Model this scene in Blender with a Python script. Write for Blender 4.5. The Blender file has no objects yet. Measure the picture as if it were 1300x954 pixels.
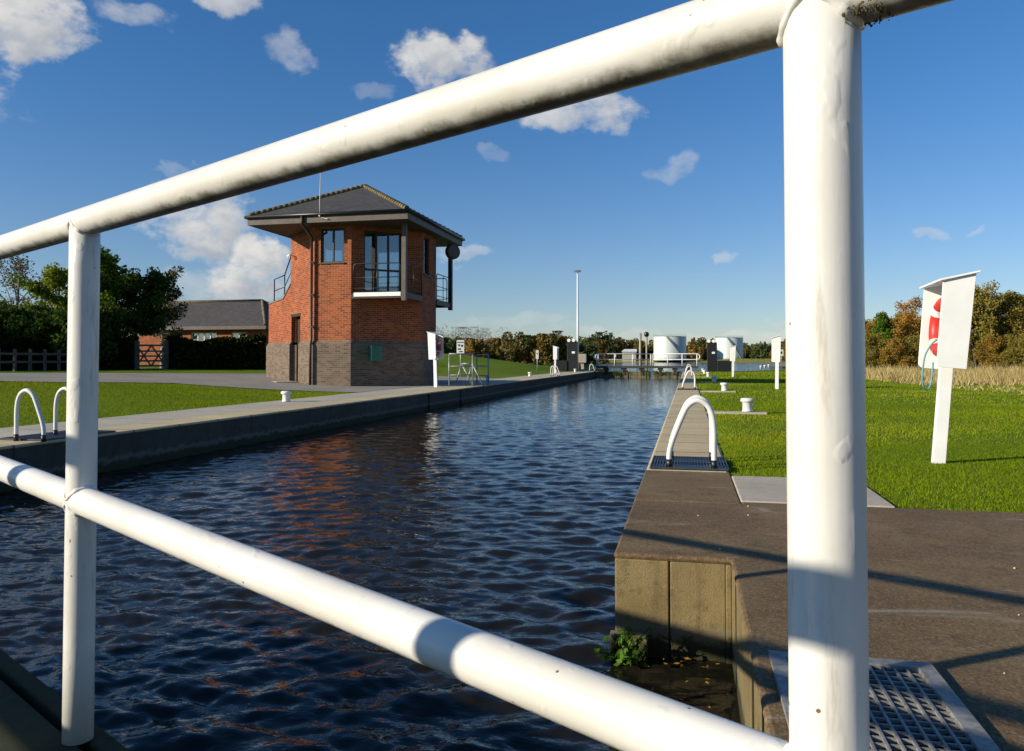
import bpy, bmesh, math, random
import numpy as np
from mathutils import Vector, Matrix

random.seed(7)
RNG = np.random.default_rng(11)
S = bpy.context.scene
COL = S.collection
PI = math.pi
rad = math.radians

# ------------------------------------------------------------------ camera model
# world: X right across the lock, Y along the lock, Z up; coping level z = 0, eye 1 m above it
F_PX, CX, CY, HOR = 990.0, 650.0, 432.0, 457.0
YAW = math.atan((873 - CX) / F_PX)
PIT = math.atan((HOR - CY) / F_PX)
R_ = Vector((math.cos(YAW), math.sin(YAW), 0))
F0 = Vector((-math.sin(YAW), math.cos(YAW), 0))
FW = F0 * math.cos(PIT) + Vector((0, 0, math.sin(PIT)))
UP = -F0 * math.sin(PIT) + Vector((0, 0, math.cos(PIT)))
EYE = Vector((0, 0, 1.0))


def ray(x, y):
    return FW + R_ * ((x - CX) / F_PX) - UP * ((y - CY) / F_PX)


def P(x, y, d):                      # measured photo position at depth d (m)
    return EYE + ray(x, y) * d


def G(x, y, z=0.0):                  # measured photo position on a level z
    r = ray(x, y)
    return EYE + r * ((z - 1.0) / r.z)


cam_d = bpy.data.cameras.new('camera')
cam = bpy.data.objects.new('camera', cam_d)
COL.objects.link(cam)
cam.matrix_world = Matrix((
    (R_.x, UP.x, -FW.x, EYE.x), (R_.y, UP.y, -FW.y, EYE.y), (R_.z, UP.z, -FW.z, EYE.z), (0, 0, 0, 1)))
cam_d.sensor_fit = 'HORIZONTAL'
cam_d.sensor_width = 36.0
cam_d.lens = F_PX / 1300 * 36
cam_d.shift_y = -45 / 1300
cam_d.clip_start = 0.05
cam_d.clip_end = 6000
S.camera = cam

# ------------------------------------------------------------------ sun and sky
SUN_EL = rad(19.8)
LH = Vector((0.83, 0.557))          # horizontal travel of the light
LH.normalize()
sun_d = bpy.data.lights.new('sun', 'SUN')
sun = bpy.data.objects.new('sun', sun_d)
COL.objects.link(sun)
Ldir = Vector((LH.x * math.cos(SUN_EL), LH.y * math.cos(SUN_EL), -math.sin(SUN_EL)))
sun.rotation_euler = Ldir.to_track_quat('-Z', 'Y').to_euler()
sun.location = (-30, -30, 30)
sun_d.energy = 5.0
sun_d.angle = rad(0.53)
sun_d.color = (1.0, 0.90, 0.72)


class NT:
    """tiny node tree helper"""
    def __init__(s, tree):
        s.t = tree
        s.n = tree.nodes
        s.l = tree.links

    def new(s, typ, **kw):
        n = s.n.new(typ)
        for k, v in kw.items():
            setattr(n, k, v)
        return n

    def link(s, a, b):
        s.l.new(a, b)

    def put(s, sock, v):
        if hasattr(v, 'is_linked') or isinstance(v, bpy.types.NodeSocket):
            s.l.new(v, sock)
        else:
            sock.default_value = v

    def math(s, op, a, b=None, c=None, clamp=False):
        n = s.new('ShaderNodeMath', operation=op)
        n.use_clamp = clamp
        s.put(n.inputs[0], a)
        if b is not None:
            s.put(n.inputs[1], b)
        if c is not None:
            s.put(n.inputs[2], c)
        return n.outputs[0]

    def vmath(s, op, a, b=None):
        n = s.new('ShaderNodeVectorMath', operation=op)
        s.put(n.inputs[0], a)
        if b is not None:
            s.put(n.inputs[1], b)
        return n.outputs['Value'] if op in ('DOT_PRODUCT', 'LENGTH') else n.outputs[0]

    def mix(s, fac, a, b, blend='MIX'):
        n = s.new('ShaderNodeMix', data_type='RGBA', blend_type=blend)
        s.put(n.inputs[0], fac)
        s.put(n.inputs[6], a if not isinstance(a, tuple) else (*a[:3], 1))
        s.put(n.inputs[7], b if not isinstance(b, tuple) else (*b[:3], 1))
        return n.outputs[2]

    def noise(s, vec, scale, detail=4, rough=0.55, dist=0.0):
        n = s.new('ShaderNodeTexNoise')
        if vec is not None:
            s.link(vec, n.inputs['Vector'])
        n.inputs['Scale'].default_value = scale
        n.inputs['Detail'].default_value = detail
        n.inputs['Roughness'].default_value = rough
        n.inputs['Distortion'].default_value = dist
        return n.outputs['Fac']

    def ramp(s, fac, lo, hi, a=0.0, b=1.0):
        n = s.new('ShaderNodeMapRange', interpolation_type='SMOOTHSTEP')
        s.put(n.inputs[0], fac)
        n.inputs[1].default_value = lo
        n.inputs[2].default_value = hi
        n.inputs[3].default_value = a
        n.inputs[4].default_value = b
        return n.outputs[0]

    def mapping(s, vec, scale=(1, 1, 1), rot=(0, 0, 0)):
        n = s.new('ShaderNodeMapping')
        s.link(vec, n.inputs[0])
        n.inputs['Scale'].default_value = scale
        n.inputs['Rotation'].default_value = rot
        return n.outputs[0]


W = bpy.data.worlds.new('World')
S.world = W
W.use_nodes = True
w = NT(W.node_tree)
w.n.clear()
sky = w.new('ShaderNodeTexSky', sky_type='NISHITA')
sky.sun_disc = False
sky.sun_elevation = SUN_EL
sky.sun_rotation = math.atan2(-LH.x, -LH.y)
sky.altitude = 0
sky.air_density = 1.0
sky.dust_density = 0.12
sky.ozone_density = 2.2
tc = w.new('ShaderNodeTexCoord')
dirv = tc.outputs['Generated']
# clouds: (px, py, rx, ry, density)
CLOUDS = [
    (30, 25, 85, 50, 1.0, .25), (165, 12, 50, 22, .5, .4), (280, -8, 45, 26, .75, .2), (350, 64, 38, 22, .42, .4),
    (562, 78, 62, 38, .95, .2), (728, 134, 82, 32, .85, .25), (472, 118, 30, 12, .2, .4), (846, 207, 34, 15, .36, .4),
    (620, 199, 16, 11, .2, .4), (926, 319, 22, 8, .4, .3), (1178, 295, 27, 11, .4, .3), (255, 272, 78, 48, 1.05, .35),
    (322, 338, 62, 46, 1.1, .2), (250, 345, 50, 24, .4, .4), (210, 224, 30, 9, .3, .3), (1243, 281, 18, 7, .3, .3),
    (1055, 346, 30, 7, .25, .3), (985, 397, 30, 8, .5, .3), (965, 420, 110, 12, .55, .35), (585, 330, 40, 12, .4, .2),
    (800, 425, 120, 9, .3, .35), (640, 412, 90, 10, .25, .3), (1190, 400, 60, 10, .3, .3),
    (-260, 60, 220, 80, .9, .3), (-200, 330, 160, 60, .8, .3), (1650, 120, 180, 70, .8, .3), (1500, 330, 120, 30, .6, .3),
]
warp = w.new('ShaderNodeTexNoise')
w.link(dirv, warp.inputs['Vector'])
warp.inputs['Scale'].default_value = 9
warp.inputs['Detail'].default_value = 3
wv = w.new('ShaderNodeVectorMath', operation='SUBTRACT')
w.link(warp.outputs['Color'], wv.inputs[0])
wv.inputs[1].default_value = (.5, .5, .5)
ws = w.new('ShaderNodeVectorMath', operation='SCALE')
w.link(wv.outputs[0], ws.inputs[0])
ws.inputs['Scale'].default_value = 0.085
warp2 = w.new('ShaderNodeTexNoise')
w.link(dirv, warp2.inputs['Vector'])
warp2.inputs['Scale'].default_value = 34
warp2.inputs['Detail'].default_value = 5
wv2 = w.vmath('SUBTRACT', warp2.outputs['Color'], (.5, .5, .5))
ws2 = w.new('ShaderNodeVectorMath', operation='SCALE')
w.link(wv2, ws2.inputs[0])
ws2.inputs['Scale'].default_value = 0.035
wd = w.vmath('ADD', w.vmath('ADD', dirv, ws.outputs[0]), ws2.outputs[0])
fbm = w.noise(w.mapping(dirv, (1, 1, 1.5)), 26, 8, 0.62)
cov = None
low = None
for (px, py, rx, ry, den, soft) in CLOUDS:
    c = ray(px, py)
    sc = c.length
    c.normalize()
    u = c.cross(Vector((0, 0, 1))).normalized()
    v = u.cross(c).normalized()
    du = w.math('DIVIDE', w.vmath('DOT_PRODUCT', wd, tuple(u)), rx / F_PX / sc)
    dv = w.math('DIVIDE', w.vmath('DOT_PRODUCT', wd, tuple(v)), ry / F_PX / sc)
    r2 = w.math('ADD', w.math('MULTIPLY', du, du), w.math('MULTIPLY', dv, dv))
    front = w.math('GREATER_THAN', w.vmath('DOT_PRODUCT', dirv, tuple(c)), 0.2)
    e = w.math('MULTIPLY', w.math('MULTIPLY', w.ramp(r2, 0.0, 1.75, 1.0, 0.0), front), 1.0)
    dens = w.math('SUBTRACT', w.math('ADD', e, w.math('MULTIPLY', fbm, 2.1)), 1.42)
    a = w.math('MULTIPLY', w.ramp(dens, -.05, 0.45 + soft, 0.0, 1.0), den * .92)
    a = w.math('MULTIPLY', a, w.ramp(e, 0.02, 0.3))
    # body shading: the lower, thicker side of each cloud is greyer
    lw = w.math('MULTIPLY', a, w.ramp(w.math('SUBTRACT', w.math('MULTIPLY', du, .5), dv), -0.5, 1.0))
    cov = a if cov is None else w.math('MAXIMUM', cov, a)
    low = lw if low is None else w.math('MAXIMUM', low, lw)
cov = w.math('MINIMUM', cov, 1.0)
puff = w.noise(w.mapping(dirv, (1, 1, 1.4)), 42, 6, 0.55)
shade = w.math('MULTIPLY', w.math('ADD', w.math('MULTIPLY', low, .75), w.ramp(puff, .35, .7, .0, .35)), 1.0, clamp=True)
CLOUD_GAIN = 1.0
ccol = w.mix(shade, (9.2, 9.0, 8.6), (4.4, 4.8, 5.5))
hsv = w.new('ShaderNodeHueSaturation')
hsv.inputs['Saturation'].default_value = 1.0
w.link(sky.outputs[0], hsv.inputs['Color'])
sxz = w.new('ShaderNodeSeparateXYZ')
w.link(dirv, sxz.inputs[0])
tint = w.mix(w.ramp(sxz.outputs[2], 0.0, .40), (.95, 1.06, 1.33), (.52, 1.04, 1.52))
skyc = w.mix(1.0, hsv.outputs[0], tint, 'MULTIPLY')
mixc = w.mix(cov, skyc, ccol)
bg = w.new('ShaderNodeBackground')
w.link(mixc, bg.inputs[0])
bg.inputs[1].default_value = 0.063
wo = w.new('ShaderNodeOutputWorld')
w.link(bg.outputs[0], wo.inputs[0])

S.view_settings.view_transform = 'Standard'
S.view_settings.look = 'None'
S.view_settings.exposure = 0.42
S.view_settings.gamma = 1.0
S.view_settings.use_curve_mapping = False
S.render.engine = 'CYCLES'
cy = S.cycles
cy.use_denoising = True
cy.max_bounces = 7
cy.diffuse_bounces = 2
cy.glossy_bounces = 3
cy.transmission_bounces = 4
cy.transparent_max_bounces = 8
cy.caustics_reflective = False
cy.caustics_refractive = False


# ------------------------------------------------------------------ materials
def mat(name):
    m = bpy.data.materials.new(name)
    m.use_nodes = True
    t = NT(m.node_tree)
    b = t.n['Principled BSDF']
    return m, t, b


def coords(t, kind='Object'):
    return t.new('ShaderNodeTexCoord').outputs[kind]


def worldpos(t):
    return t.new('ShaderNodeNewGeometry').outputs['Position']


def bump(t, b, h, strength=0.3, dist=0.01):
    n = t.new('ShaderNodeBump')
    n.inputs['Strength'].default_value = strength
    n.inputs['Distance'].default_value = dist
    t.link(h, n.inputs['Height'])
    t.link(n.outputs[0], b.inputs['Normal'])
    return n


def simple(name, c, rough=.5, var=.25, scale=6, metal=0, bmp=.15, bdist=.004, spec=.5, c2=None):
    m, t, b = mat(name)
    o = worldpos(t)
    f = t.noise(o, scale, 5, .6)
    c2 = c2 or tuple(x * (1 - var) for x in c)
    t.link(t.mix(t.ramp(f, .35, .68), c, c2), b.inputs['Base Color'])
    b.inputs['Roughness'].default_value = rough
    b.inputs['Metallic'].default_value = metal
    b.inputs['Specular IOR Level'].default_value = spec
    if bmp:
        bump(t, b, t.noise(o, scale * 8, 3), bmp, bdist)
    return m


M = {}
M['white'] = simple('white paint', (.70, .69, .67), .38, .10, 5)
M['white_board'] = simple('white board', (.80, .795, .78), .45, .07, 4)
M['black'] = simple('black paint', (.012, .012, .013), .4, .3, 8)
M['grey_steel'] = simple('grey galvanised steel', (.30, .33, .36), .45, .25, 9, .35)
M['grating'] = simple('steel grating', (.06, .075, .10), .5, .3, 14, .4)
M['galv'] = simple('worn galvanised bars', (.27, .265, .25), .55, .45, 30, .1)
M['dark_frame'] = simple('dark stained timber', (.035, .026, .021), .55, .3, 9)
M['fascia'] = simple('brown fascia timber', (.10, .074, .062), .6, .3, 5)
M['soffit'] = simple('soffit', (.07, .055, .045), .7, .2, 5)
M['red'] = simple('red lifebuoy', (.62, .035, .025), .45, .15, 15)
M['cream'] = simple('faded lifebuoy band', (.62, .55, .44), .6, .2, 15)
M['rope'] = simple('pale blue rope', (.12, .33, .42), .8, .2, 60)
M['green_box'] = simple('green box', (.02, .16, .11), .45, .2, 5)
M['trunk'] = simple('bark', (.07, .055, .042), .9, .45, 9, bmp=.5, bdist=.02)
M['pale_trunk'] = simple('pale bark', (.32, .28, .24), .85, .6, 5, bmp=.4, bdist=.02)
M['tan_pole'] = simple('weathered pole', (.35, .29, .20), .7, .2, 4)
M['tank'] = simple('pale tank paint', (.52, .57, .55), .5, .06, .3, bmp=0)
M['tank_pipe'] = simple('tank stair', (.22, .25, .25), .5, .2, .5, bmp=0)
M['earth'] = simple('stem earth', (.06, .05, .03), .9, .3, 5)
M['far_roof'] = simple('far pale roof', (.55, .58, .58), .6, .15, .4, bmp=0)
M['gate_timber'] = simple('dark gate timber', (.05, .042, .032), .8, .4, 7)
M['plastic_grey'] = simple('grey cabinet', (.33, .32, .27), .5, .15, 4)
M['fence_timber'] = simple('weathered fence timber', (.10, .085, .06), .8, .35, 6)


def rail_paint(name, axis):
    """gloss white paint, brush lumps, chips, algae film along the underside (local -Z stains)"""
    m, t, b = mat(name)
    o = coords(t)
    f = t.noise(o, 4, 5, .6)
    base = t.mix(t.ramp(f, .35, .7), (.69, .675, .635), (.60, .58, .52))
    sp = t.new('ShaderNodeTexVoronoi', feature='F1')
    t.link(o, sp.inputs['Vector'])
    sp.inputs['Scale'].default_value = 42
    chip = t.math('MULTIPLY', t.ramp(t.math('ADD', sp.outputs['Distance'], t.math('MULTIPLY', t.noise(o, 160, 3), .14)), .16, .13), t.ramp(t.noise(o, 9, 2), .50, .58))
    base = t.mix(chip, base, (.16, .11, .06))
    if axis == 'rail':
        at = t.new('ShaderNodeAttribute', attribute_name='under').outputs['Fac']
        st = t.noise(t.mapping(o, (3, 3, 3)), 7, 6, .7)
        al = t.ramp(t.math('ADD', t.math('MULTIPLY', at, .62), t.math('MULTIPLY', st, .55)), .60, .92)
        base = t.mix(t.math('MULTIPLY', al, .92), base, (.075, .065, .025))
    else:
        st = t.noise(t.mapping(o, (9, 9, 1.2)), 4, 6, .7)
        base = t.mix(t.ramp(st, .54, .72, 0, .55), base, (.34, .30, .22))
    t.link(base, b.inputs['Base Color'])
    b.inputs['Roughness'].default_value = .34
    br_ = t.noise(t.mapping(o, (60, 60, 5) if axis != 'rail' else (16, 16, 60)), 1.0, 3, .6)
    drip = t.ramp(t.noise(t.mapping(o, (1, 1, .6)), 38, 2, .5), .60, .72)
    h = t.math('ADD', t.math('ADD', t.math('MULTIPLY', t.noise(o, 30, 3, .5), .45), t.math('MULTIPLY', br_, .7)), t.math('MULTIPLY', drip, .9))
    h = t.math('SUBTRACT', h, t.math('MULTIPLY', chip, .6))
    bump(t, b, h, .20, .0028)
    return m


M['rail_paint'] = rail_paint('railing gloss paint rails', 'rail')
M['post_paint'] = rail_paint('railing gloss paint posts', 'post')


def concrete(name, ca, cb, cc, scale=1.0, joints=None, streak=False, bs=.4, wet=None):
    m, t, b = mat(name)
    o = worldpos(t)
    f1 = t.noise(o, .9 * scale, 6, .62)
    f2 = t.noise(o, 5 * scale, 6, .68)
    f3 = t.noise(o, 40 * scale, 4, .6)
    col = t.mix(t.ramp(f1, .36, .66), ca, cb)
    col = t.mix(t.ramp(f2, .50, .74, 0, .8), col, cc)
    col = t.mix(t.ramp(f3, .42, .72, 0, .5), col, tuple(x * .55 for x in ca))
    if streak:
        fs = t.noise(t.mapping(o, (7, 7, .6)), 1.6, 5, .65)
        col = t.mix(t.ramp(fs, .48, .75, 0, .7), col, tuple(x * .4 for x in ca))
    h = t.math('ADD', t.math('MULTIPLY', f3, .6), t.noise(o, 110 * scale, 3, .6))
    if joints:
        sx = t.new('ShaderNodeSeparateXYZ')
        t.link(o, sx.inputs[0])
        wob = t.math('MULTIPLY', t.math('SUBTRACT', t.noise(o, 3, 2), .5), .03)
        fr = t.math('FRACT', t.math('DIVIDE', t.math('ADD', sx.outputs[1], wob), joints))
        j = t.math('LESS_THAN', t.math('ABSOLUTE', t.math('SUBTRACT', fr, .5)), .016 / joints)
        cell = t.math('FLOOR', t.math('ADD', t.math('DIVIDE', sx.outputs[1], joints), .5))
        wn = t.new('ShaderNodeTexWhiteNoise', noise_dimensions='1D')
        t.link(cell, wn.inputs['W'])
        col = t.mix(t.math('MULTIPLY', wn.outputs['Value'], .4), col, tuple(x * .62 for x in ca))
        col = t.mix(t.math('MULTIPLY', j, .8), col, (.03, .027, .02))
        h = t.math('SUBTRACT', h, t.math('MULTIPLY', j, 2.0))
    if wet:
        sx = t.new('ShaderNodeSeparateXYZ')
        t.link(o, sx.inputs[0])
        zz = t.math('ADD', sx.outputs[2], t.math('MULTIPLY', t.math('SUBTRACT', f2, .5), .22))
        col = t.mix(t.ramp(zz, wet + .06, wet - .02, 0, .9), col, (.03, .035, .014))
        # dried tide line
        tl = t.math('SUBTRACT', t.ramp(zz, wet + .12, wet + .06), t.ramp(zz, wet + .06, wet))
        col = t.mix(t.math('MULTIPLY', tl, .45), col, (.20, .19, .16))
    t.link(col, b.inputs['Base Color'])
    b.inputs['Roughness'].default_value = .88
    b.inputs['Specular IOR Level'].default_value = .25
    bump(t, b, h, bs, .012)
    return m


M['coping'] = concrete('pale coping concrete', (.62, .50, .30), (.53, .42, .245), (.40, .31, .165), 1, joints=1.02)
M['path'] = concrete('grey path concrete', (.52, .47, .37), (.44, .40, .32), (.34, .29, .21), .7, joints=2.1)
M['slab'] = concrete('pale slab', (.48, .42, .34), (.41, .36, .28), (.33, .29, .21), 2)
M['apron'] = concrete('stained brown concrete', (.135, .085, .040), (.20, .135, .066), (.075, .05, .027), 1.2, bs=.28)
M['pier'] = concrete('mossy pier concrete', (.32, .245, .115), (.24, .18, .08), (.12, .095, .042), 3, streak=True, wet=-.44, bs=.8)
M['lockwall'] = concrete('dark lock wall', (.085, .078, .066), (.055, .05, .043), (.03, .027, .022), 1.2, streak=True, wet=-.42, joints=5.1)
M['road'] = concrete('yard tarmac', (.30, .28, .24), (.24, .225, .19), (.34, .31, .27), .5, bs=.5)
M['rubble'] = concrete('gate sill stone', (.22, .19, .12), (.12, .11, .06), (.05, .055, .02), 2.2, streak=True, bs=1)

# white scuffs on the brown concrete are real chalky marks
t = NT(M['apron'].node_tree)
b = t.n['Principled BSDF']
old = b.inputs['Base Color'].links[0].from_socket
o = worldpos(t)
sc_ = t.noise(t.mapping(o, (1, 3.2, 1), (0, 0, .5)), 1.3, 7, .72, .6)
vo = t.new('ShaderNodeTexVoronoi', feature='F1')
t.link(o, vo.inputs['Vector'])
vo.inputs['Scale'].default_value = 120
sxv = t.new('ShaderNodeSeparateXYZ')
t.link(vo.outputs['Color'], sxv.inputs[0])
agg = t.mix(t.ramp(sxv.outputs[0], .6, .98, 0, .32), old, (.33, .26, .17))
agg = t.mix(t.ramp(sxv.outputs[1], .6, .98, 0, .4), agg, (.03, .022, .014))
blot = t.noise(o, 2.6, 7, .75)
agg = t.mix(t.ramp(blot, .54, .68, 0, .55), agg, (.06, .042, .024))
agg = t.mix(t.ramp(sc_, .57, .72, 0, .6), agg, (.34, .29, .22))
t.link(agg, b.inputs['Base Color'])


def brick(name, c1, c2, mort, dark):
    m, t, b = mat(name)
    uv = t.new('ShaderNodeUVMap').outputs[0]
    br = t.new('ShaderNodeTexBrick')
    t.link(uv, br.inputs['Vector'])
    br.inputs['Scale'].default_value = 1
    br.inputs['Mortar Size'].default_value = .008
    br.inputs['Mortar Smooth'].default_value = .2
    br.inputs['Brick Width'].default_value = .225
    br.inputs['Row Height'].default_value = .075
    br.inputs['Bias'].default_value = -.1
    br.inputs['Color1'].default_value = (*c1, 1)
    br.inputs['Color2'].default_value = (*c2, 1)
    br.inputs['Mortar'].default_value = (*mort, 1)
    o = worldpos(t)
    br2 = t.new('ShaderNodeTexBrick')
    t.link(t.mapping(uv, (1, 1, 1)), br2.inputs['Vector'])
    for k in ('Scale', 'Mortar Size', 'Brick Width', 'Row Height'):
        br2.inputs[k].default_value = br.inputs[k].default_value
    br2.inputs['Bias'].default_value = -.40
    br2.inputs['Color1'].default_value = (0, 0, 0, 1)
    br2.inputs['Color2'].default_value = (1, 1, 1, 1)
    br2.inputs['Mortar'].default_value = (0, 0, 0, 1)
    col = t.mix(t.math('MULTIPLY', br2.outputs['Color'], .75), br.outputs['Color'], dark)
    col = t.mix(t.ramp(t.noise(o, 1.1, 5, .65), .4, .75, 0, .35), col, dark)
    t.link(col, b.inputs['Base Color'])
    b.inputs['Roughness'].default_value = .85
    b.inputs['Specular IOR Level'].default_value = .25
    h = t.math('SUBTRACT', t.noise(o, 60, 3), br.outputs['Fac'])
    bump(t, b, h, .5, .01)
    return m


M['brick'] = brick('red brick', (.36, .080, .028), (.21, .042, .019), (.34, .20, .10), (.085, .024, .014))
M['plinth_brick'] = brick('brown grey plinth brick', (.185, .135, .10), (.115, .085, .065), (.20, .155, .115), (.06, .048, .038))


def roof_mat(name, c, row=.17):
    m, t, b = mat(name)
    uv = t.new('ShaderNodeUVMap').outputs[0]
    br = t.new('ShaderNodeTexBrick')
    t.link(uv, br.inputs['Vector'])
    br.inputs['Scale'].default_value = 1
    br.inputs['Mortar Size'].default_value = .008
    br.inputs['Brick Width'].default_value = .26
    br.inputs['Row Height'].default_value = row
    br.inputs['Color1'].default_value = (*c, 1)
    br.inputs['Color2'].default_value = (*[x * .72 for x in c], 1)
    br.inputs['Mortar'].default_value = (*[x * .4 for x in c], 1)
    o = worldpos(t)
    col = t.mix(t.ramp(t.noise(o, 1.6, 6, .7), .55, .75, 0, .5), br.outputs['Color'], (.12, .105, .06))
    t.link(col, b.inputs['Base Color'])
    b.inputs['Roughness'].default_value = .75
    sx = t.new('ShaderNodeSeparateXYZ')
    t.link(uv, sx.inputs[0])
    saw = t.math('FRACT', t.math('DIVIDE', sx.outputs[1], row))
    bump(t, b, t.math('SUBTRACT', t.math('MULTIPLY', t.noise(o, 20, 3), .3), t.math('ADD', saw, br.outputs['Fac'])), .6, .02)
    return m


M['slate'] = roof_mat('dark roof tiles', (.062, .058, .056))
M['slate_far'] = roof_mat('grey brown roof tiles', (.085, .072, .066), .3)
M['hip'] = simple('mossy hip tiles', (.20, .155, .075), .85, .6, 5, bmp=.5, bdist=.02)


def glass_mat():
    m, t, b = mat('window glass')
    t.n.remove(b)
    tr = t.new('ShaderNodeBsdfTransparent')
    tr.inputs[0].default_value = (.62, .68, .70, 1)
    gl = t.new('ShaderNodeBsdfGlossy')
    gl.inputs['Roughness'].default_value = .02
    gl.inputs['Color'].default_value = (.85, .92, .95, 1)
    fr = t.new('ShaderNodeFresnel')
    fr.inputs[0].default_value = 1.8
    mx = t.new('ShaderNodeMixShader')
    t.link(t.math('ADD', t.math('MULTIPLY', fr.outputs[0], 1.0), .16, clamp=True), mx.inputs[0])
    t.link(tr.outputs[0], mx.inputs[1])
    t.link(gl.outputs[0], mx.inputs[2])
    t.link(mx.outputs[0], t.n['Material Output'].inputs[0])
    return m


M['glass'] = glass_mat()


def leaf_mat(name, cols, trans=.28):
    """leaf colour picked per leaf from the 'tint' attribute"""
    m, t, b = mat(name)
    t.n.remove(b)
    a = t.new('ShaderNodeAttribute', attribute_name='tint').outputs['Fac']
    rp = t.new('ShaderNodeValToRGB')
    t.link(a, rp.inputs[0])
    el = rp.color_ramp.elements
    el[0].position, el[0].color = 0, (*cols[0], 1)
    el[1].position, el[1].color = 1, (*cols[-1], 1)
    for i, c in enumerate(cols[1:-1]):
        e = el.new((i + 1) / (len(cols) - 1))
        e.color = (*c, 1)
    d = t.new('ShaderNodeBsdfDiffuse')
    tl = t.new('ShaderNodeBsdfTranslucent')
    t.link(rp.outputs[0], d.inputs[0])
    t.link(rp.outputs[0], tl.inputs[0])
    mx = t.new('ShaderNodeMixShader')
    mx.inputs[0].default_value = trans
    t.link(d.outputs[0], mx.inputs[1])
    t.link(tl.outputs[0], mx.inputs[2])
    t.link(mx.outputs[0], t.n['Material Output'].inputs[0])
    return m


M['leaf_green'] = leaf_mat('green leaves', [(0.0375, 0.08125, 0.0125), (0.0875, 0.1625, 0.02), (0.1625, 0.225, 0.03125)])
M['leaf_yellowgreen'] = leaf_mat('yellow green leaves', [(0.069, 0.115, 0.0138), (0.184, 0.23, 0.0253), (0.276, 0.276, 0.04025)])
M['leaf_dark'] = leaf_mat('dark leaves', [(0.025, 0.0475, 0.01125), (0.05, 0.085, 0.0175), (0.09375, 0.1187, 0.025)])
M['leaf_grey'] = leaf_mat('thin grey leaves', [(.07, .075, .04), (.13, .115, .06), (.19, .14, .065)])
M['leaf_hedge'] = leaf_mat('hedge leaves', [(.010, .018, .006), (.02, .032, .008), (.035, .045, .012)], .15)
M['leaf_orange'] = leaf_mat('autumn leaves', [(0.195, 0.1105, 0.0234), (0.364, 0.1755, 0.0325), (0.494, 0.273, 0.052), (0.247, 0.208, 0.039)])
M['leaf_olive'] = leaf_mat('olive scrub leaves', [(0.104, 0.117, 0.0234), (0.208, 0.1885, 0.0364), (0.312, 0.2275, 0.052), (0.13, 0.156, 0.0325)])
M['leaf_rust'] = leaf_mat('rust and olive leaves', [(.14, .12, .025), (.25, .16, .03), (.33, .20, .04), (.20, .18, .035)])
M['leaf_wood'] = leaf_mat('far wood leaves', [(.09, .10, .035), (.18, .135, .04), (.29, .17, .045), (.09, .12, .04), (.06, .09, .038)])
M['leaf_wood_dark'] = leaf_mat('far dark wood leaves', [(.045, .068, .03), (.07, .09, .036), (.12, .105, .042), (.045, .075, .036)])
M['twig_wood'] = leaf_mat('bare twigs', [(.13, .10, .085), (.18, .14, .11), (.10, .075, .06)])
M['blade'] = leaf_mat('lawn blades', [(.105, .165, .006), (.185, .255, .008), (.25, .295, .013), (.36, .32, .045)], .3)
M['straw'] = leaf_mat('dry grass stalks', [(.30, .22, .085), (.46, .35, .15), (.56, .45, .21), (.24, .21, .06)], .25)
M['weed'] = leaf_mat('weed leaves', [(.04, .09, .012), (.07, .15, .02), (.12, .2, .03)])
M['fallen'] = leaf_mat('fallen leaves', [(.25, .13, .02), (.35, .22, .03), (.15, .08, .02)], .1)


def ground_mat():
    m, t, b = mat('grass ground')
    o = worldpos(t)
    f1 = t.noise(o, .22, 6, .6)
    f2 = t.noise(o, 2.2, 6, .7)
    f3 = t.noise(o, 28, 4, .7)
    col = t.mix(t.ramp(f1, .35, .65), (.14, .205, .008), (.11, .17, .007))
    col = t.mix(t.ramp(f2, .48, .72, 0, .7), col, (.15, .195, .010))
    col = t.mix(t.ramp(f3, .45, .7, 0, .6), col, (.05, .09, .005))
    # rough unmown ground
    rg = t.new('ShaderNodeAttribute', attribute_name='rough').outputs['Fac']
    rr = t.math('MULTIPLY', t.ramp(t.math('ADD', rg, t.math('MULTIPLY', t.math('SUBTRACT', f1, .5), .9)), .35, .7), .9)
    rc = t.mix(t.ramp(t.noise(o, .9, 7, .75), .42, .62), (.15, .17, .02), (.38, .29, .11))
    col = t.mix(rr, col, rc)
    t.link(col, b.inputs['Base Color'])
    b.inputs['Roughness'].default_value = .95
    b.inputs['Specular IOR Level'].default_value = .1
    bump(t, b, t.math('ADD', f3, t.math('MULTIPLY', f2, .6)), .9, .05)
    return m


M['ground'] = ground_mat()


def water_mat(name, s1=9.0, dist=.02, stretch=(1, 1, 1), rough=.03):
    m, t, b = mat(name)
    o = worldpos(t)
    b.inputs['Base Color'].default_value = (.011, .010, .0065, 1)
    b.inputs['Roughness'].default_value = rough
    b.inputs['IOR'].default_value = 1.333
    b.inputs['Specular IOR Level'].default_value = .5
    n1 = t.noise(t.mapping(o, stretch), s1, 4, .55, .3)
    n2 = t.noise(t.mapping(o, stretch), s1 * 3.1, 3, .5)
    bump(t, b, t.math('ADD', n1, t.math('MULTIPLY', n2, .25)), .8, dist)
    return m


M['water'] = water_mat('lock water', 7.0, .012, (.55, 1, 1))
M['river'] = water_mat('river water', 1.6, .10, (.5, 1, 1), .08)


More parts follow.
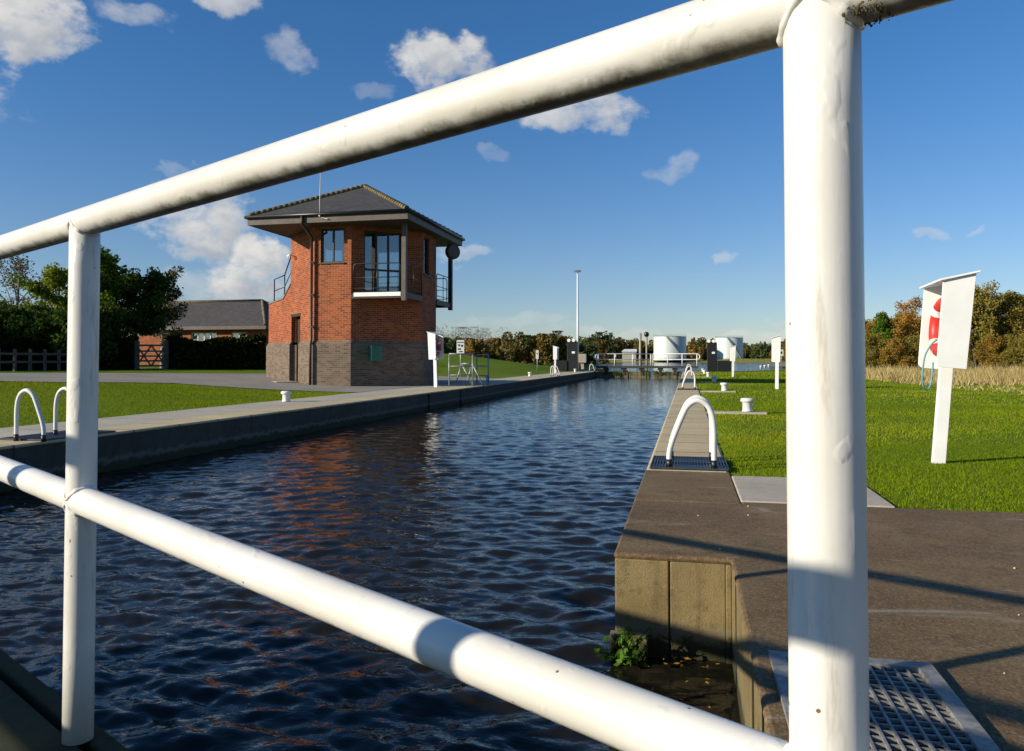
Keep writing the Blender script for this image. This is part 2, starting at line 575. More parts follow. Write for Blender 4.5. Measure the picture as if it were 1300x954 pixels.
# ------------------------------------------------------------------ mesh helpers
class MB:
    """collects shapes into one bmesh; build() links it as ONE mesh object"""
    def __init__(s):
        s.bm = bmesh.new()
        s.uv = s.bm.loops.layers.uv.new('UVMap')
        s.mi = 0

    def quad(s, pts, uvs=None, mi=None):
        vs = [s.bm.verts.new(Vector(p)) for p in pts]
        f = s.bm.faces.new(vs)
        f.material_index = s.mi if mi is None else mi
        if uvs:
            for l, u in zip(f.loops, uvs):
                l[s.uv].uv = u
        return f

    def hexa(s, b4, t4, uvscale=True):
        """solid from bottom ring and top ring (same winding, CCW from above)"""
        n = len(b4)
        vb = [s.bm.verts.new(Vector(p)) for p in b4]
        vt = [s.bm.verts.new(Vector(p)) for p in t4]
        fs = [s.bm.faces.new(list(reversed(vb))), s.bm.faces.new(vt)]
        u = 0
        for i in range(n):
            j = (i + 1) % n
            f = s.bm.faces.new([vb[i], vb[j], vt[j], vt[i]])
            L = (vb[j].co - vb[i].co).length
            for l, q in zip(f.loops, [(u, vb[i].co.z), (u + L, vb[j].co.z), (u + L, vt[j].co.z), (u, vt[i].co.z)]):
                l[s.uv].uv = q
            u += L
            fs.append(f)
        for f in fs:
            f.material_index = s.mi
        return fs

    def prism(s, poly, z0, z1):
        return s.hexa([(x, y, z0) for x, y in poly], [(x, y, z1) for x, y in poly])

    def box(s, x0, x1, y0, y1, z0, z1):
        return s.prism([(x0, y0), (x1, y0), (x1, y1), (x0, y1)], z0, z1)

    def bar(s, a, b, w_, h_, up=(0, 0, 1)):
        a, b = Vector(a), Vector(b)
        d = (b - a).normalized()
        u = Vector(up)
        if abs(d.dot(u)) > .95:
            u = Vector((1, 0, 0))
        r = d.cross(u).normalized()
        u = r.cross(d)
        q = [r * sx * w_ / 2 + u * sy * h_ / 2 for sx, sy in ((-1, -1), (1, -1), (1, 1), (-1, 1))]
        va = [s.bm.verts.new(a + k) for k in q]
        vb = [s.bm.verts.new(b + k) for k in q]
        s.bm.faces.new(va)
        s.bm.faces.new(vb[::-1])
        for i in range(4):
            j = (i + 1) % 4
            s.bm.faces.new([va[j], va[i], vb[i], vb[j]])

    def tube(s, pts, r, seg=12, cap=True, jit=0.0):
        pts = [Vector(p) for p in pts]
        rs = r if isinstance(r, (list, tuple)) else [r] * len(pts)
        prev = None
        ring0 = None
        rings = []
        for i, p in enumerate(pts):
            if i == 0:
                d = pts[1] - p
            elif i == len(pts) - 1:
                d = p - pts[-2]
            else:
                d = (pts[i + 1] - p).normalized() + (p - pts[i - 1]).normalized()
            d.normalize()
            if prev is None:
                u = Vector((0, 0, 1)) if abs(d.z) < .9 else Vector((1, 0, 0))
                u = (u - d * u.dot(d)).normalized()
            else:
                u = (prev - d * prev.dot(d)).normalized()
            prev = u
            v = d.cross(u)
            ring = []
            for k in range(seg):
                a = 2 * PI * k / seg
                rr = rs[i] * (1 + (random.random() - .5) * jit)
                ring.append(s.bm.verts.new(p + (u * math.cos(a) + v * math.sin(a)) * rr))
            rings.append(ring)
        for a, b in zip(rings, rings[1:]):
            for k in range(seg):
                j = (k + 1) % seg
                f = s.bm.faces.new([a[k], a[j], b[j], b[k]])
                f.smooth = True
                f.material_index = s.mi
        if cap:
            s.bm.faces.new(rings[0][::-1]).material_index = s.mi
            s.bm.faces.new(rings[-1]).material_index = s.mi

    def loop(s, pts, rads, seg=8):
        n = len(pts)
        rings = []
        for i in range(n):
            p = Vector(pts[i])
            d = (Vector(pts[(i + 1) % n]) - Vector(pts[i - 1])).normalized()
            u = Vector((0, 0, 1))
            u = (u - d * u.dot(d)).normalized()
            v = d.cross(u)
            rings.append([s.bm.verts.new(p + (u * math.cos(2 * PI * k / seg) + v * math.sin(2 * PI * k / seg)) * rads[i]) for k in range(seg)])
        for i in range(n):
            a, b = rings[i], rings[(i + 1) % n]
            for k in range(seg):
                j = (k + 1) % seg
                f = s.bm.faces.new([a[k], a[j], b[j], b[k]])
                f.smooth = True

    def lathe(s, prof, c=(0, 0, 0), seg=24, smooth=True):
        c = Vector(c)
        rings = []
        for r, z in prof:
            rings.append([s.bm.verts.new(c + Vector((r * math.cos(2 * PI * k / seg), r * math.sin(2 * PI * k / seg), z)))
                          for k in range(seg)])
        for a, b in zip(rings, rings[1:]):
            for k in range(seg):
                j = (k + 1) % seg
                f = s.bm.faces.new([a[k], a[j], b[j], b[k]])
                f.smooth = smooth
        s.bm.faces.new(rings[0][::-1])
        s.bm.faces.new(rings[-1])

    def torus(s, c, R, r, rot, a0=0, a1=2 * PI, seg=40, ring=14, sx=1.0):
        pts = []
        n = max(3, int(seg * (a1 - a0) / (2 * PI)))
        closed = abs(a1 - a0 - 2 * PI) < 1e-4
        for i in range(n + (0 if closed else 1)):
            a = a0 + (a1 - a0) * i / n
            rg = []
            for k in range(ring):
                b = 2 * PI * k / ring
                p = Vector((math.cos(a) * (R + r * math.cos(b)), r * sx * math.sin(b), math.sin(a) * (R + r * math.cos(b))))
                rg.append(s.bm.verts.new(Vector(c) + rot @ p))
            pts.append(rg)
        m_ = len(pts)
        for i in range(m_ if closed else m_ - 1):
            a, b = pts[i], pts[(i + 1) % m_]
            for k in range(ring):
                j = (k + 1) % ring
                f = s.bm.faces.new([a[k], a[j], b[j], b[k]])
                f.smooth = True

    def build(s, name, m, parent=None, bevel=0, recalc=True):
        if recalc:
            bmesh.ops.recalc_face_normals(s.bm, faces=s.bm.faces[:])
        me = bpy.data.meshes.new(name)
        s.bm.to_mesh(me)
        s.bm.free()
        for k in (m if isinstance(m, (list, tuple)) else [m]):
            me.materials.append(k)
        o = bpy.data.objects.new(name, me)
        COL.objects.link(o)
        if parent:
            o.parent = parent
            o.matrix_parent_inverse = Matrix.Translation(parent.location).inverted() if parent.rotation_euler.z == 0 else Matrix.Identity(4)
        if bevel:
            md = o.modifiers.new('bevel', 'BEVEL')
            md.width = bevel
            md.segments = 2
            md.limit_method = 'ANGLE'
            md.angle_limit = rad(40)
        return o


def soup(name, verts, faces_n, m, parent=None, tint=None, attr='tint'):
    """fast mesh from numpy: verts (n,k,3) polygons of k corners"""
    n, k, _ = verts.shape
    me = bpy.data.meshes.new(name)
    me.vertices.add(n * k)
    me.vertices.foreach_set('co', verts.reshape(-1).astype(np.float32))
    me.loops.add(n * k)
    me.loops.foreach_set('vertex_index', np.arange(n * k, dtype=np.int32))
    me.polygons.add(n)
    me.polygons.foreach_set('loop_start', np.arange(0, n * k, k, dtype=np.int32))
    me.update(calc_edges=True)
    if tint is not None:
        a = me.attributes.new(attr, 'FLOAT', 'FACE')
        a.data.foreach_set('value', tint.astype(np.float32))
    me.materials.append(m)
    o = bpy.data.objects.new(name, me)
    COL.objects.link(o)
    if parent:
        o.parent = parent
        o.matrix_parent_inverse = Matrix.Translation(parent.location).inverted()
    return o


def leaf_quads(c, size, n_up=0.0, rng=RNG, aspect=.6):
    """random leaf shaped quads at centres c (n,3)"""
    n = len(c)
    d = rng.normal(size=(n, 3))
    d /= np.linalg.norm(d, axis=1, keepdims=True)
    e = rng.normal(size=(n, 3))
    e -= d * (e * d).sum(1, keepdims=True)
    e /= np.linalg.norm(e, axis=1, keepdims=True)
    s = (size * rng.uniform(.6, 1.3, n))[:, None]
    a = d * s
    b = e * s * aspect
    return np.stack([c - a, c - a * .1 + b, c + a, c + a * .1 - b], 1)


def grid_mesh(name, X, Y, Z, m, attrs=None, smooth=True):
    """X (nx), Y (ny), Z (ny,nx)"""
    ny, nx = Z.shape
    XX, YY = (np.meshgrid(X, Y) if X.ndim == 1 else (X, Y))
    co = np.stack([XX, YY, Z], -1).reshape(-1, 3)
    i = np.arange(ny - 1)[:, None] * nx + np.arange(nx - 1)[None]
    q = np.stack([i, i + 1, i + 1 + nx, i + nx], -1).reshape(-1)
    nf = (ny - 1) * (nx - 1)
    me = bpy.data.meshes.new(name)
    me.vertices.add(ny * nx)
    me.vertices.foreach_set('co', co.reshape(-1).astype(np.float32))
    me.loops.add(nf * 4)
    me.loops.foreach_set('vertex_index', q.astype(np.int32))
    me.polygons.add(nf)
    me.polygons.foreach_set('loop_start', np.arange(0, nf * 4, 4, dtype=np.int32))
    me.update(calc_edges=True)
    if smooth:
        me.polygons.foreach_set('use_smooth', np.ones(nf, dtype=bool))
    for an, av in (attrs or {}).items():
        a = me.attributes.new(an, 'FLOAT', 'POINT')
        a.data.foreach_set('value', av.reshape(-1).astype(np.float32))
    me.materials.append(m)
    o = bpy.data.objects.new(name, me)
    COL.objects.link(o)
    return o


def thing(name, label, cat, loc=(0, 0, 0), group=None, rotz=0):
    o = bpy.data.objects.new(name, None)
    o.empty_display_size = .2
    COL.objects.link(o)
    o.location = loc
    o.rotation_euler = (0, 0, rotz)
    o['label'] = label
    o['category'] = cat
    if group:
        o['group'] = group
    return o


def tag(o, label=None, cat=None, group=None, kind=None):
    if label: o['label'] = label
    if cat: o['category'] = cat
    if group: o['group'] = group
    if kind: o['kind'] = kind
    return o


def kids(o):
    return [c for c in bpy.data.objects if c.parent == o]


def copy_tree(o, loc=None, rotz=None, label=None, scale=None, parent=None):
    c = o.copy()
    COL.objects.link(c)
    if parent:
        c.parent = parent
    for ch in kids(o):
        copy_tree(ch, parent=c)
    if loc is not None: c.location = loc
    if rotz is not None: c.rotation_euler = (0, 0, rotz)
    if scale is not None: c.scale = scale
    if label: c['label'] = label
    return c


def local(o, parent):
    """child built in the parent's own coordinates"""
    o.parent = parent
    o.matrix_parent_inverse = Matrix.Identity(4)
    return o


def smooth_path(ctrl, n=8):
    """Catmull-Rom through control points"""
    c = [Vector(p) for p in ctrl]
    c = [c[0] * 2 - c[1]] + c + [c[-1] * 2 - c[-2]]
    out = []
    for i in range(1, len(c) - 2):
        p0, p1, p2, p3 = c[i - 1:i + 3]
        for k in range(n):
            t_ = k / n
            out.append(.5 * ((2 * p1) + (p2 - p0) * t_ + (2 * p0 - 5 * p1 + 4 * p2 - p3) * t_ ** 2 + (3 * p1 - p0 - 3 * p2 + p3) * t_ ** 3))
    out.append(c[-2])
    return out


# ------------------------------------------------------------------ terrain
XL, XR = -7.70, -0.377            # lock edges
RECX = .21                        # gate recess face
PIER_Y = 4.12                     # end of the right lock wall
WATER_Z = -.52
LOCK_END = 69.5


def sstep(a, b, x):
    t_ = np.clip((x - a) / (b - a), 0, 1)
    return t_ * t_ * (3 - 2 * t_)


def land_h(X, Y):
    X = np.asarray(X, float)
    Y = np.asarray(Y, float)
    z = -.02 + .5 * sstep(-10, -26, X)
    z = z + 1.22 * np.exp(-(((X + 21) / 9.5) ** 2 + ((Y - 62) / 13.) ** 2)) * sstep(-9.6, -13, X)
    z = z + .85 * sstep(6, 26, X) * sstep(45, 100, Y)
    z = z + .25 * sstep(10, 25, X) * sstep(18, 34, Y)
    z = z + .6 * sstep(380, 470, Y)
    bumpy = .06 * np.sin(X * .7 + 1.3 * np.sin(Y * .31)) * np.sin(Y * .53 + X * .2)
    return z + bumpy * sstep(10, 20, X) * sstep(10, 25, Y)


def is_land(X, Y):
    """1 on land, 0 in the lock or the river"""
    X = np.asarray(X, float)
    Y = np.asarray(Y, float)
    xl = np.interp(Y, [71, 95, 200, 420], [-8.2, -11, -21, -44])
    xr = np.interp(Y, [71, 85, 112, 260, 420], [.35, 7, 19, 50, 82])
    riv = np.maximum(sstep(0, -2.5, X - xl), sstep(0, 3.0, X - xr))
    riv = np.maximum(riv, sstep(416, 430, Y))
    lock = ((X <= -8.25) | (X >= .30)).astype(float)
    return np.where(Y < 71, lock, riv)


def tz(x, y):
    return float(land_h(x, y))


gx = np.concatenate([-np.geomspace(2500, 62, 26), np.arange(-60, -26, 2.), np.arange(-26, -8.6, .8), [-8.5, -8.3, -8.2, -7.4, -6, -4, -2, -.6, .2, .29, .31],
                     np.arange(.8, 14, .6), np.arange(14, 62, 1.6), np.geomspace(64, 2500, 28)])
gy = np.concatenate([[-400, -120, -60, -30, -20, -14], np.arange(-10, 30, .8), np.arange(30, 70.2, 1.3), [70.9, 71.1], np.arange(72, 130, 1.5),
                     np.geomspace(132, 415, 30), np.geomspace(418, 3500, 36)])
gX, gY = np.meshgrid(gx, gy)
lm = is_land(gX, gY)
gZ = land_h(gX, gY) * lm + (-2.6) * (1 - lm)
apr = (gX > .25) & (gX < 40) & (gY < 5.3)
gZ = np.where(apr, -.12, gZ)
rough = sstep(7, 18, gX) * sstep(11, 28, gY) + sstep(75, 110, gY) * .5 + sstep(400, 425, gY)
g = grid_mesh('ground', gx, gy, gZ, M['ground'], {'rough': np.clip(rough, 0, 1)})
tag(g, kind='structure', label='grass ground reaching from the lock sides to the far bank')

# river sheet
rvx = np.array([-2500., 2500.])
mb = MB()
mb.quad([(-300, 72.2, WATER_Z), (400, 72.2, WATER_Z), (400, 445, WATER_Z), (-300, 445, WATER_Z)])
r_ = mb.build('river', M['river'])
tag(r_, kind='structure', label='blue river beyond the far lock gates')

# lock water with real waves
yl = [-6.0]
while yl[-1] < 72.2:
    yl.append(yl[-1] + max(.018, .0052 * max(yl[-1], 0)) if yl[-1] > .8 else yl[-1] + .15)
wy = np.array(yl)
wx = np.linspace(XL - .05, RECX + .1, 340)
wX, wY = np.meshgrid(wx, wy)
wZ = np.zeros_like(wX)
dyl = np.gradient(wy)[:, None]
for k in range(110):
    lam = float(np.exp(RNG.uniform(math.log(.075), math.log(.52))))
    th = RNG.normal(0, .62) - .05
    kx, ky = math.sin(th) * 2 * PI / lam, math.cos(th) * 2 * PI / lam
    amp = .0024 * (lam / .4) ** .9
    fade = np.clip((lam / (dyl * 3.2)) - .5, 0, 1)
    ph = kx * wX + ky * wY + RNG.uniform(0, 2 * PI)
    # gentle gusts so that the ripples come in groups
    gk = RNG.uniform(.4, 1.1)
    grp = .65 + .35 * np.sin(gk * wX + RNG.uniform(0, 6) + RNG.uniform(.2, .7) * wY)
    wZ += amp * fade * grp * (np.sin(ph) + .22 * np.sin(2 * ph + 1.4))
calm = sstep(RECX + .1, RECX - .8, wX) * .7 + .3
wZ *= calm
wo_ = grid_mesh('water', wx, wy, wZ + WATER_Z, M['water'])
tag(wo_, kind='structure', label='rippled dark blue water filling the lock chamber')

# ------------------------------------------------------------------ lock walls, paths, apron
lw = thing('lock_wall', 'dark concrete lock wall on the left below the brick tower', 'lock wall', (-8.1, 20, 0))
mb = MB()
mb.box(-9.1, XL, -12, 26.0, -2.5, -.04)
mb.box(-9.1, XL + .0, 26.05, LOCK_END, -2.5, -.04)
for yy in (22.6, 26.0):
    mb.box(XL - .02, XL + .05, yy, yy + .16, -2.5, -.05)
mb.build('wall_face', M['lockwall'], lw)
mb = MB()
mb.box(-8.42, XL + .002, -12, LOCK_END, -.04, 0)
mb.build('coping', M['coping'], lw, bevel=.025)

rw = thing('lock_wall', 'right lock wall ending in a mossy concrete pier near the white railing', 'lock wall', (0, 20, 0))
mb = MB()
mb.box(XR, .36, PIER_Y + .002, 5.7, -2.5, -.04)
mb.box(XR + .001, .359, 5.7, LOCK_END, -2.5, -.161)
mb.build('wall_face', M['pier'], rw)
mb = MB()
mb.box(XR - .006, .36, 7.22, LOCK_END, -.16, 0)
mb.build('coping', M['coping'], rw, bevel=.03)
mb = MB()
mb.box(XR - .004, .36, 5.668, 7.21, -.16, 0)
mb.build('coping', M['apron'], rw, bevel=.012)
mb = MB()                                              # pier face details: joint batten, corner fillet, low ledge
mb.box(XR + .004, XR + .275, PIER_Y - .022, PIER_Y, -2, -.032)
mb.box(XR + .283, RECX - .03, PIER_Y - .019, PIER_Y, -2, -.033)
mb.box(RECX - .029, RECX + .0, PIER_Y - .03, PIER_Y, -2, -.034)
mb.box(XR - .02, XR + .17, PIER_Y - .10, PIER_Y - .023, -2, -.40)
mb.build('pier_face', M['pier'], rw, bevel=.006)
mb = MB()
mb.box(RECX, .45, -8, PIER_Y + .3, -2.5, -.036)
mb.build('recess_face', M['pier'], rw, bevel=.006)
mb = MB()
mb.prism([(XR - .004, PIER_Y - .024), (RECX - .004, PIER_Y - .024), (RECX - .004, -8), (30, -8), (30, 5.75), (.3605, 5.75), (.3605, 5.662), (XR - .004, 5.662)], -.035, 0)
ap = mb.build('pavement', M['apron'], bevel=.016)
tag(ap, kind='structure', label='stained brown concrete apron beside the near gate')
mb = MB()
mb.box(.362, 1.37, 5.755, 6.98, -.05, .006)
sl = mb.build('slab_path', M['slab'], bevel=.01)
tag(sl, kind='structure', label='pale concrete slab let into the grass edge')

# drain grating in the apron: frame and bars; a black sheet below paints the shade of the pit
dg = thing('drain_grating', 'steel drain grating set in brown concrete by the big white post', 'grating', (.46, 2.2, 0))
GX0, GX1, GY0, GY1 = .26, .76, 1.75, 2.78
mb = MB()
for (a, b_, c, d) in ((GX0, GX1, GY0, GY0 + .05), (GX0, GX1, GY1 - .05, GY1), (GX0, GX0 + .05, GY0 + .05, GY1 - .05), (GX1 - .05, GX1, GY0 + .05, GY1 - .05)):
    mb.box(a, b_, c, d, .004, .022)
mb.build('frame', M['galv'], dg)
mb = MB()
k = GX0 + .05
nx_ = 11
for i in range(1, nx_):
    x = GX0 + .05 + i * (GX1 - GX0 - .1) / nx_
    mb.box(x - .0035, x + .0035, GY0 + .05, GY1 - .05, .008, .018)
ny_ = 24
for i in range(1, ny_):
    y = GY0 + .05 + i * (GY1 - GY0 - .1) / ny_
    mb.box(GX0 + .05, GX1 - .05, y - .003, y + .003, .0055, .015)
mb.build('bars', M['galv'], dg)
mb = MB()
mb.box(GX0 + .05, GX1 - .05, GY0 + .05, GY1 - .05, .001, .003)
mb.build('sump_shade', M['black'], dg)

# left path and yard
px_ = np.array([-9.85, -9.3, -8.8, -8.425])
py_ = np.arange(-12, LOCK_END + .1, 1.0)
pX, pY = np.meshgrid(px_, py_)
o = grid_mesh('path', px_, py_, np.maximum(land_h(pX, pY) + .016, -.004) * 0 - .003, M['path'])
tag(o, kind='structure', label='grey concrete path along the left side of the lock')
pX2 = np.array([-9.9, -10.6, -11.4, -12.2, -13, -14, -15, -16, -17, -18, -19, -20, -21, -22, -24, -26, -28, -31, -34, -38, -44, -50])[::-1]
near = np.interp(pX2, [-50, -30, -19.4, -17.4, -13.1, -10.1], [10, 14.2, 20.2, 23.4, 22.8, 22.4])
far = np.interp(pX2, [-50, -30, -24, -20, -17, -13, -10], [16.5, 21, 26, 33, 39, 41, 41])
tt = np.linspace(0, 1, 14)[:, None]
yY = near[None] * (1 - tt) + far[None] * tt
yX = np.repeat(pX2[None], 14, 0)
o = grid_mesh('road', yX, yY, np.maximum(land_h(yX, yY), -.02) + .022, M['road'])
tag(o, kind='structure', label='grey tarmac yard around the brick tower')

# ------------------------------------------------------------------ ladder hoops, gratings, bollards
HOOP = [(0, 0, 0), (0, 0, .14), (.035, 0, .27), (.115, 0, .47), (.17, 0, .575), (.255, 0, .625), (.34, 0, .585), (.385, 0, .49), (.40, 0, .36), (.40, 0, .18), (.40, 0, 0)]


def make_hoop():
    t_ = thing('ladder_handrail', '', 'handrail')
    mb = MB()
    mb.tube(smooth_path(HOOP[:], 5), .0255, 12)
    local(mb.build('hoop_tube', M['white']), t_)
    for x in (0, .40):
        mb = MB()
        mb.tube([(x, 0, .001), (x, 0, .085)], .0285, 12)
        local(mb.build('foot_sleeve', M['black']), t_)
    return t_


hoop = make_hoop()
hoop['group'] = 'white ladder handrail hoops on the lock edges'
first = True
HO = []
RY = [(7.36, 8.0, 'nearest the camera on the right coping'), (26.6, 27.25, 'on the right coping, second pair along'),
      (46.8, 47.45, 'on the right coping, third pair along'), (65.6, 66.3, 'on the right coping by the far footbridge')]
for a, b_, wh in RY:
    HO.append((-.17, a, 0, 'white hoop %s, front of two' % wh))
    HO.append((-.17, b_, 0, 'white hoop %s, rear of two' % wh))
LY = [(8.05, 8.66, 'on the left coping left of the railing post'), (46.5, 47.3, 'on the left coping by the white boards'), (65.6, 66.4, 'on the left coping by the far footbridge')]
for a, b_, wh in LY:
    HO.append((XL + .03, a, PI, 'white hoop %s, front of two' % wh))
    HO.append((XL + .03, b_, PI, 'white hoop %s, rear of two' % wh))
for (x, y, rz, lb) in HO:
    if first:
        hoop.location = (x, y, .0)
        hoop['label'] = lb
        first = False
    else:
        copy_tree(hoop, (x, y, .0), rz, lb)


def grating(x0, x1, y0, y1, label):
    t_ = thing('ladder_grating', label, 'grating', ((x0 + x1) / 2, (y0 + y1) / 2, 0))
    mb = MB()
    mb.box(x0, x1, y0, y1, .003, .007)
    mb.build('plate', M['black'], t_)
    mb = MB()
    n = 26
    for i in range(n + 1):
        x = x0 + (x1 - x0) * i / n
        mb.box(x - .005, x + .005, y0, y1, .008, .022)
    for y in (y0, (y0 + y1) / 2, y1):
        mb.box(x0, x1, y - .006, y + .006, .0085, .021)
    mb.build('bars', M['grating'], t_)


grating(-.34, .352, 7.26, 8.12, 'dark steel grating under the nearest white hoops on the right coping')
grating(-8.40, -7.73, 8.1, 9.35, 'dark steel grating under the white hoops on the left coping')
grating(-.34, .352, 26.5, 27.35, 'dark steel grating under the second pair of hoops on the right coping')


def make_bollard():
    t_ = thing('mooring_bollard', '', 'bollard')
    mb = MB()
    mb.lathe([(.105, 0), (.092, .02), (.088, .06), (.088, .155), (.10, .175), (.122, .185), (.128, .2), (.126, .225), (.112, .245), (.06, .252)], seg=22)
    local(mb.build('bollard_post', M['white']), t_)
    mb = MB()
    mb.box(-.74, .34, -.13, .13, -.06, -.008)
    local(mb.build('base_slab', M['slab']), t_)
    return t_


bol = make_bollard()
bol['group'] = 'white mooring bollards along the lock'
first = True
BO = [(1.09, 15.3, 0, 'white bollard on the right lawn nearest the camera'), (1.12, 25.4, 0, 'white bollard on the right lawn, second from the camera'),
      (1.15, 36.2, 0, 'shaded white bollard lying in the tower shadow on the right lawn'), (1.15, 46.6, 0, 'white bollard just beyond the shadow on the right lawn'),
      (1.15, 56.6, 0, 'white bollard on the right lawn, two beyond the shadow'), (1.2, 65.5, 0, 'white bollard on the right lawn nearest the black cabinet'),
      (-9.35, 17.0, PI, 'white bollard on the left path in front of the brick tower'), (-9.3, 36.0, PI, 'white bollard on the left path just beyond the grey guard rails'),
      (-9.3, 46.2, PI, 'white bollard on the left path in the middle beyond the tower'), (-9.0, 63.5, PI, 'white bollard on the left path beside the lamp post')]
for (x, y, rz, lb) in BO:
    zz = max(tz(x, y), -.0) + .03 if x > 0 else .003
    if first:
        bol.location = (x, y, zz)
        bol['label'] = lb
        first = False
    else:
        copy_tree(bol, (x, y, zz), rz, lb)

# ------------------------------------------------------------------ near railing
RR = .030
post_r = P(1047, HOR, .632)
post_l = P(105.5, HOR, 1.675)
pr = Vector((post_r.x, post_r.y))
pl = Vector((post_l.x, post_l.y))
rd = (pl - pr).normalized()          # runs left along the gate
rn = Vector((-rd.y, rd.x))
if rn.dot(Vector((0, 1))) < 0:
    rn = -rn                         # away from the camera
TOPZ = 1.297
_q = pr + rn * .055
_r = ray(0, 822)
_t = (_q.x * rn.x + _q.y * rn.y) / (_r.x * rn.x + _r.y * rn.y)
DECK = 1.0 + _r.z * _t            # walkway level


def midz(s_):                        # the lower rail drops slightly towards the right
    L = (pl - pr).length
    return .650 + (.700 - .650) * s_ / L


def rpt(s_, z, base=pr):
    q = base + rd * s_
    return Vector((q.x, q.y, z))


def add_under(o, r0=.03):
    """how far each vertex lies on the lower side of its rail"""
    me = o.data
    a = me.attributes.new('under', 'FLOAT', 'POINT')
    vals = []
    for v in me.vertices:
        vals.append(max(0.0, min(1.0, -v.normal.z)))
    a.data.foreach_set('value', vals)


Lp = (pl - pr).length
rg = thing('guard_railing', 'thick white tubular railing close to the camera on the near lock gate', 'railing', (pr.x, pr.y, DECK))
END = 4.45
arc = [rpt(END + .33 * math.sin(a), (TOPZ + midz(END)) / 2 + (TOPZ - midz(END)) / 2 * math.cos(a)) for a in np.linspace(0, PI, 13)]
mb = MB()
tp = [rpt(s_, TOPZ) for s_ in np.linspace(-1.0, END, 60)]
mb.tube(tp + arc[1:6], RR, 28, True)
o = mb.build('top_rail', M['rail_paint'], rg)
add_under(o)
mb = MB()
mp = [rpt(s_, midz(s_)) for s_ in np.linspace(-1.0, END, 60)]
mb.tube(mp + arc[11:6:-1], RR * .985, 28, True)
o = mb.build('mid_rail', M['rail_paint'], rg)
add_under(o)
for s_, lab in ((0, None), (Lp, None), (Lp + 1.245, None)):
    mb = MB()
    mb.tube([rpt(s_, DECK), rpt(s_, .4), rpt(s_, .6), rpt(s_, .8), rpt(s_, 1.0), rpt(s_, 1.2), rpt(s_, TOPZ - .006)], RR * 1.0, 28)
    o = mb.build('post', M['post_paint'], rg)
    # painted-over weld beads
    for z_, rr_ in ((TOPZ - RR * .78, RR * 1.0), (midz(s_) + RR * .6, RR * .99), (midz(s_) - RR * .6, RR * .99)):
        pts, rads = [], []
        n = 64
        for i in range(n):
            a = 2 * PI * i / n
            q = Vector((math.cos(a), math.sin(a), 0)) * rr_
            acro = q.x * rn.x + q.y * rn.y
            sgn = -1 if z_ > 1 else (1 if z_ > midz(s_) else -1)
            dz = math.sqrt(max(0, RR ** 2 - acro ** 2))
            zc = TOPZ if z_ > 1 else midz(s_)
            pts.append(rpt(s_, 0) + Vector((q.x, q.y, zc + sgn * dz)))
            rads.append(.0042 + .0009 * math.sin(a * 5 + s_) + .0007 * math.sin(a * 11 + 2))
        mb = MB()
        mb.loop(pts, rads, 8)
        mb.build('weld_bead', M['post_paint'], o)
    if s_ == 0:
        # lichen and rust collected in the weld at the big post
        mb = MB()
        for i in range(320):
            q = rpt(-RR * random.uniform(.75, 1.8), TOPZ - RR * random.uniform(.8, 1.02)) + Vector((rn.x, rn.y, 0)) * random.uniform(-.024, .012)
            rr_ = random.uniform(.0004, .0013)
            mb.tube([q, q + Vector((rr_, rr_ * .5, rr_ * .6))], [rr_, rr_ * .5], 6)
        mb.build('lichen', simple('lichen', (.085, .068, .026), .95, .6, 90), o)

# second railing on the other side of the walkway, behind the camera; its shadow crosses the first
pb = pr - Vector((LH.x, LH.y)) * ((TOPZ - .797) / math.tan(SUN_EL))


def post_from_shadow(px):
    # where a post must stand for its shadow to cross the lower rail as in the photo
    r = ray(px, HOR)
    k = (pr.x * rn.x + pr.y * rn.y) / (r.x * rn.x + r.y * rn.y)
    q = Vector((r.x * k, r.y * k))
    t_ = ((q - pb).dot(rn)) / (LH.x * rn.x + LH.y * rn.y)
    return (q - Vector((LH.x, LH.y)) * t_ - pb).dot(rd)


rb = thing('guard_railing', 'white tubular railing on the camera side of the near gate walkway', 'railing', (pb.x, pb.y, DECK))


def rpb(s_, z):
    q = pb + rd * s_
    return Vector((q.x, q.y, z))


mb = MB()
mb.tube([rpb(s_, TOPZ) for s_ in np.linspace(-2.6, 4.2, 20)], RR, 20)
o = mb.build('top_rail', M['rail_paint'], rb)
add_under(o)
mb = MB()
mb.tube([rpb(s_, .69) for s_ in np.linspace(-2.6, 4.2, 20)], RR, 20)
o = mb.build('mid_rail', M['rail_paint'], rb)
add_under(o)
_a, _b = post_from_shadow(585), post_from_shadow(37)
for s_ in (2 * _a - _b, _a, _b, 2 * _b - _a):
    mb = MB()
    mb.tube([rpb(s_, DECK), rpb(s_, TOPZ - .006)], RR, 20)
    mb.build('post', M['post_paint'], rb)

# near gate: walkway deck and leaf
ng = thing('lock_gate', 'near lock gate with mossy timber walkway under the big white railing', 'lock gate', (pr.x, pr.y, 0))


def gpt(s_, n_, z):
    q = pr + rd * s_ + rn * n_
    return (q.x, q.y, z)


def slab(mb, s0, s1, n0, n1, z0, z1):
    mb.hexa([gpt(s0, n0, z0), gpt(s0, n1, z0), gpt(s1, n1, z0), gpt(s1, n0, z0)], [gpt(s0, n0, z1), gpt(s0, n1, z1), gpt(s1, n1, z1), gpt(s1, n0, z1)])


M['deck'] = concrete('mossy deck timber', (.055, .06, .025), (.04, .042, .02), (.075, .07, .035), 4, bs=.8)
mb = MB()
for i in range(8):
    n0 = -1.32 + i * .165
    slab(mb, -.1, 4.8, n0, n0 + .155, DECK - .06, DECK)
mb.build('deck', M['deck'], ng, bevel=.006)
mb = MB()
slab(mb, -.1, 4.8, .012, .055, DECK - .2, DECK)
mb.build('edge_beam', M['deck'], ng, bevel=.006)
mb = MB()
slab(mb, .05, 4.8, -.75, -.35, -2.4, DECK - .07)
mb.build('gate_leaf', M['gate_timber'], ng)


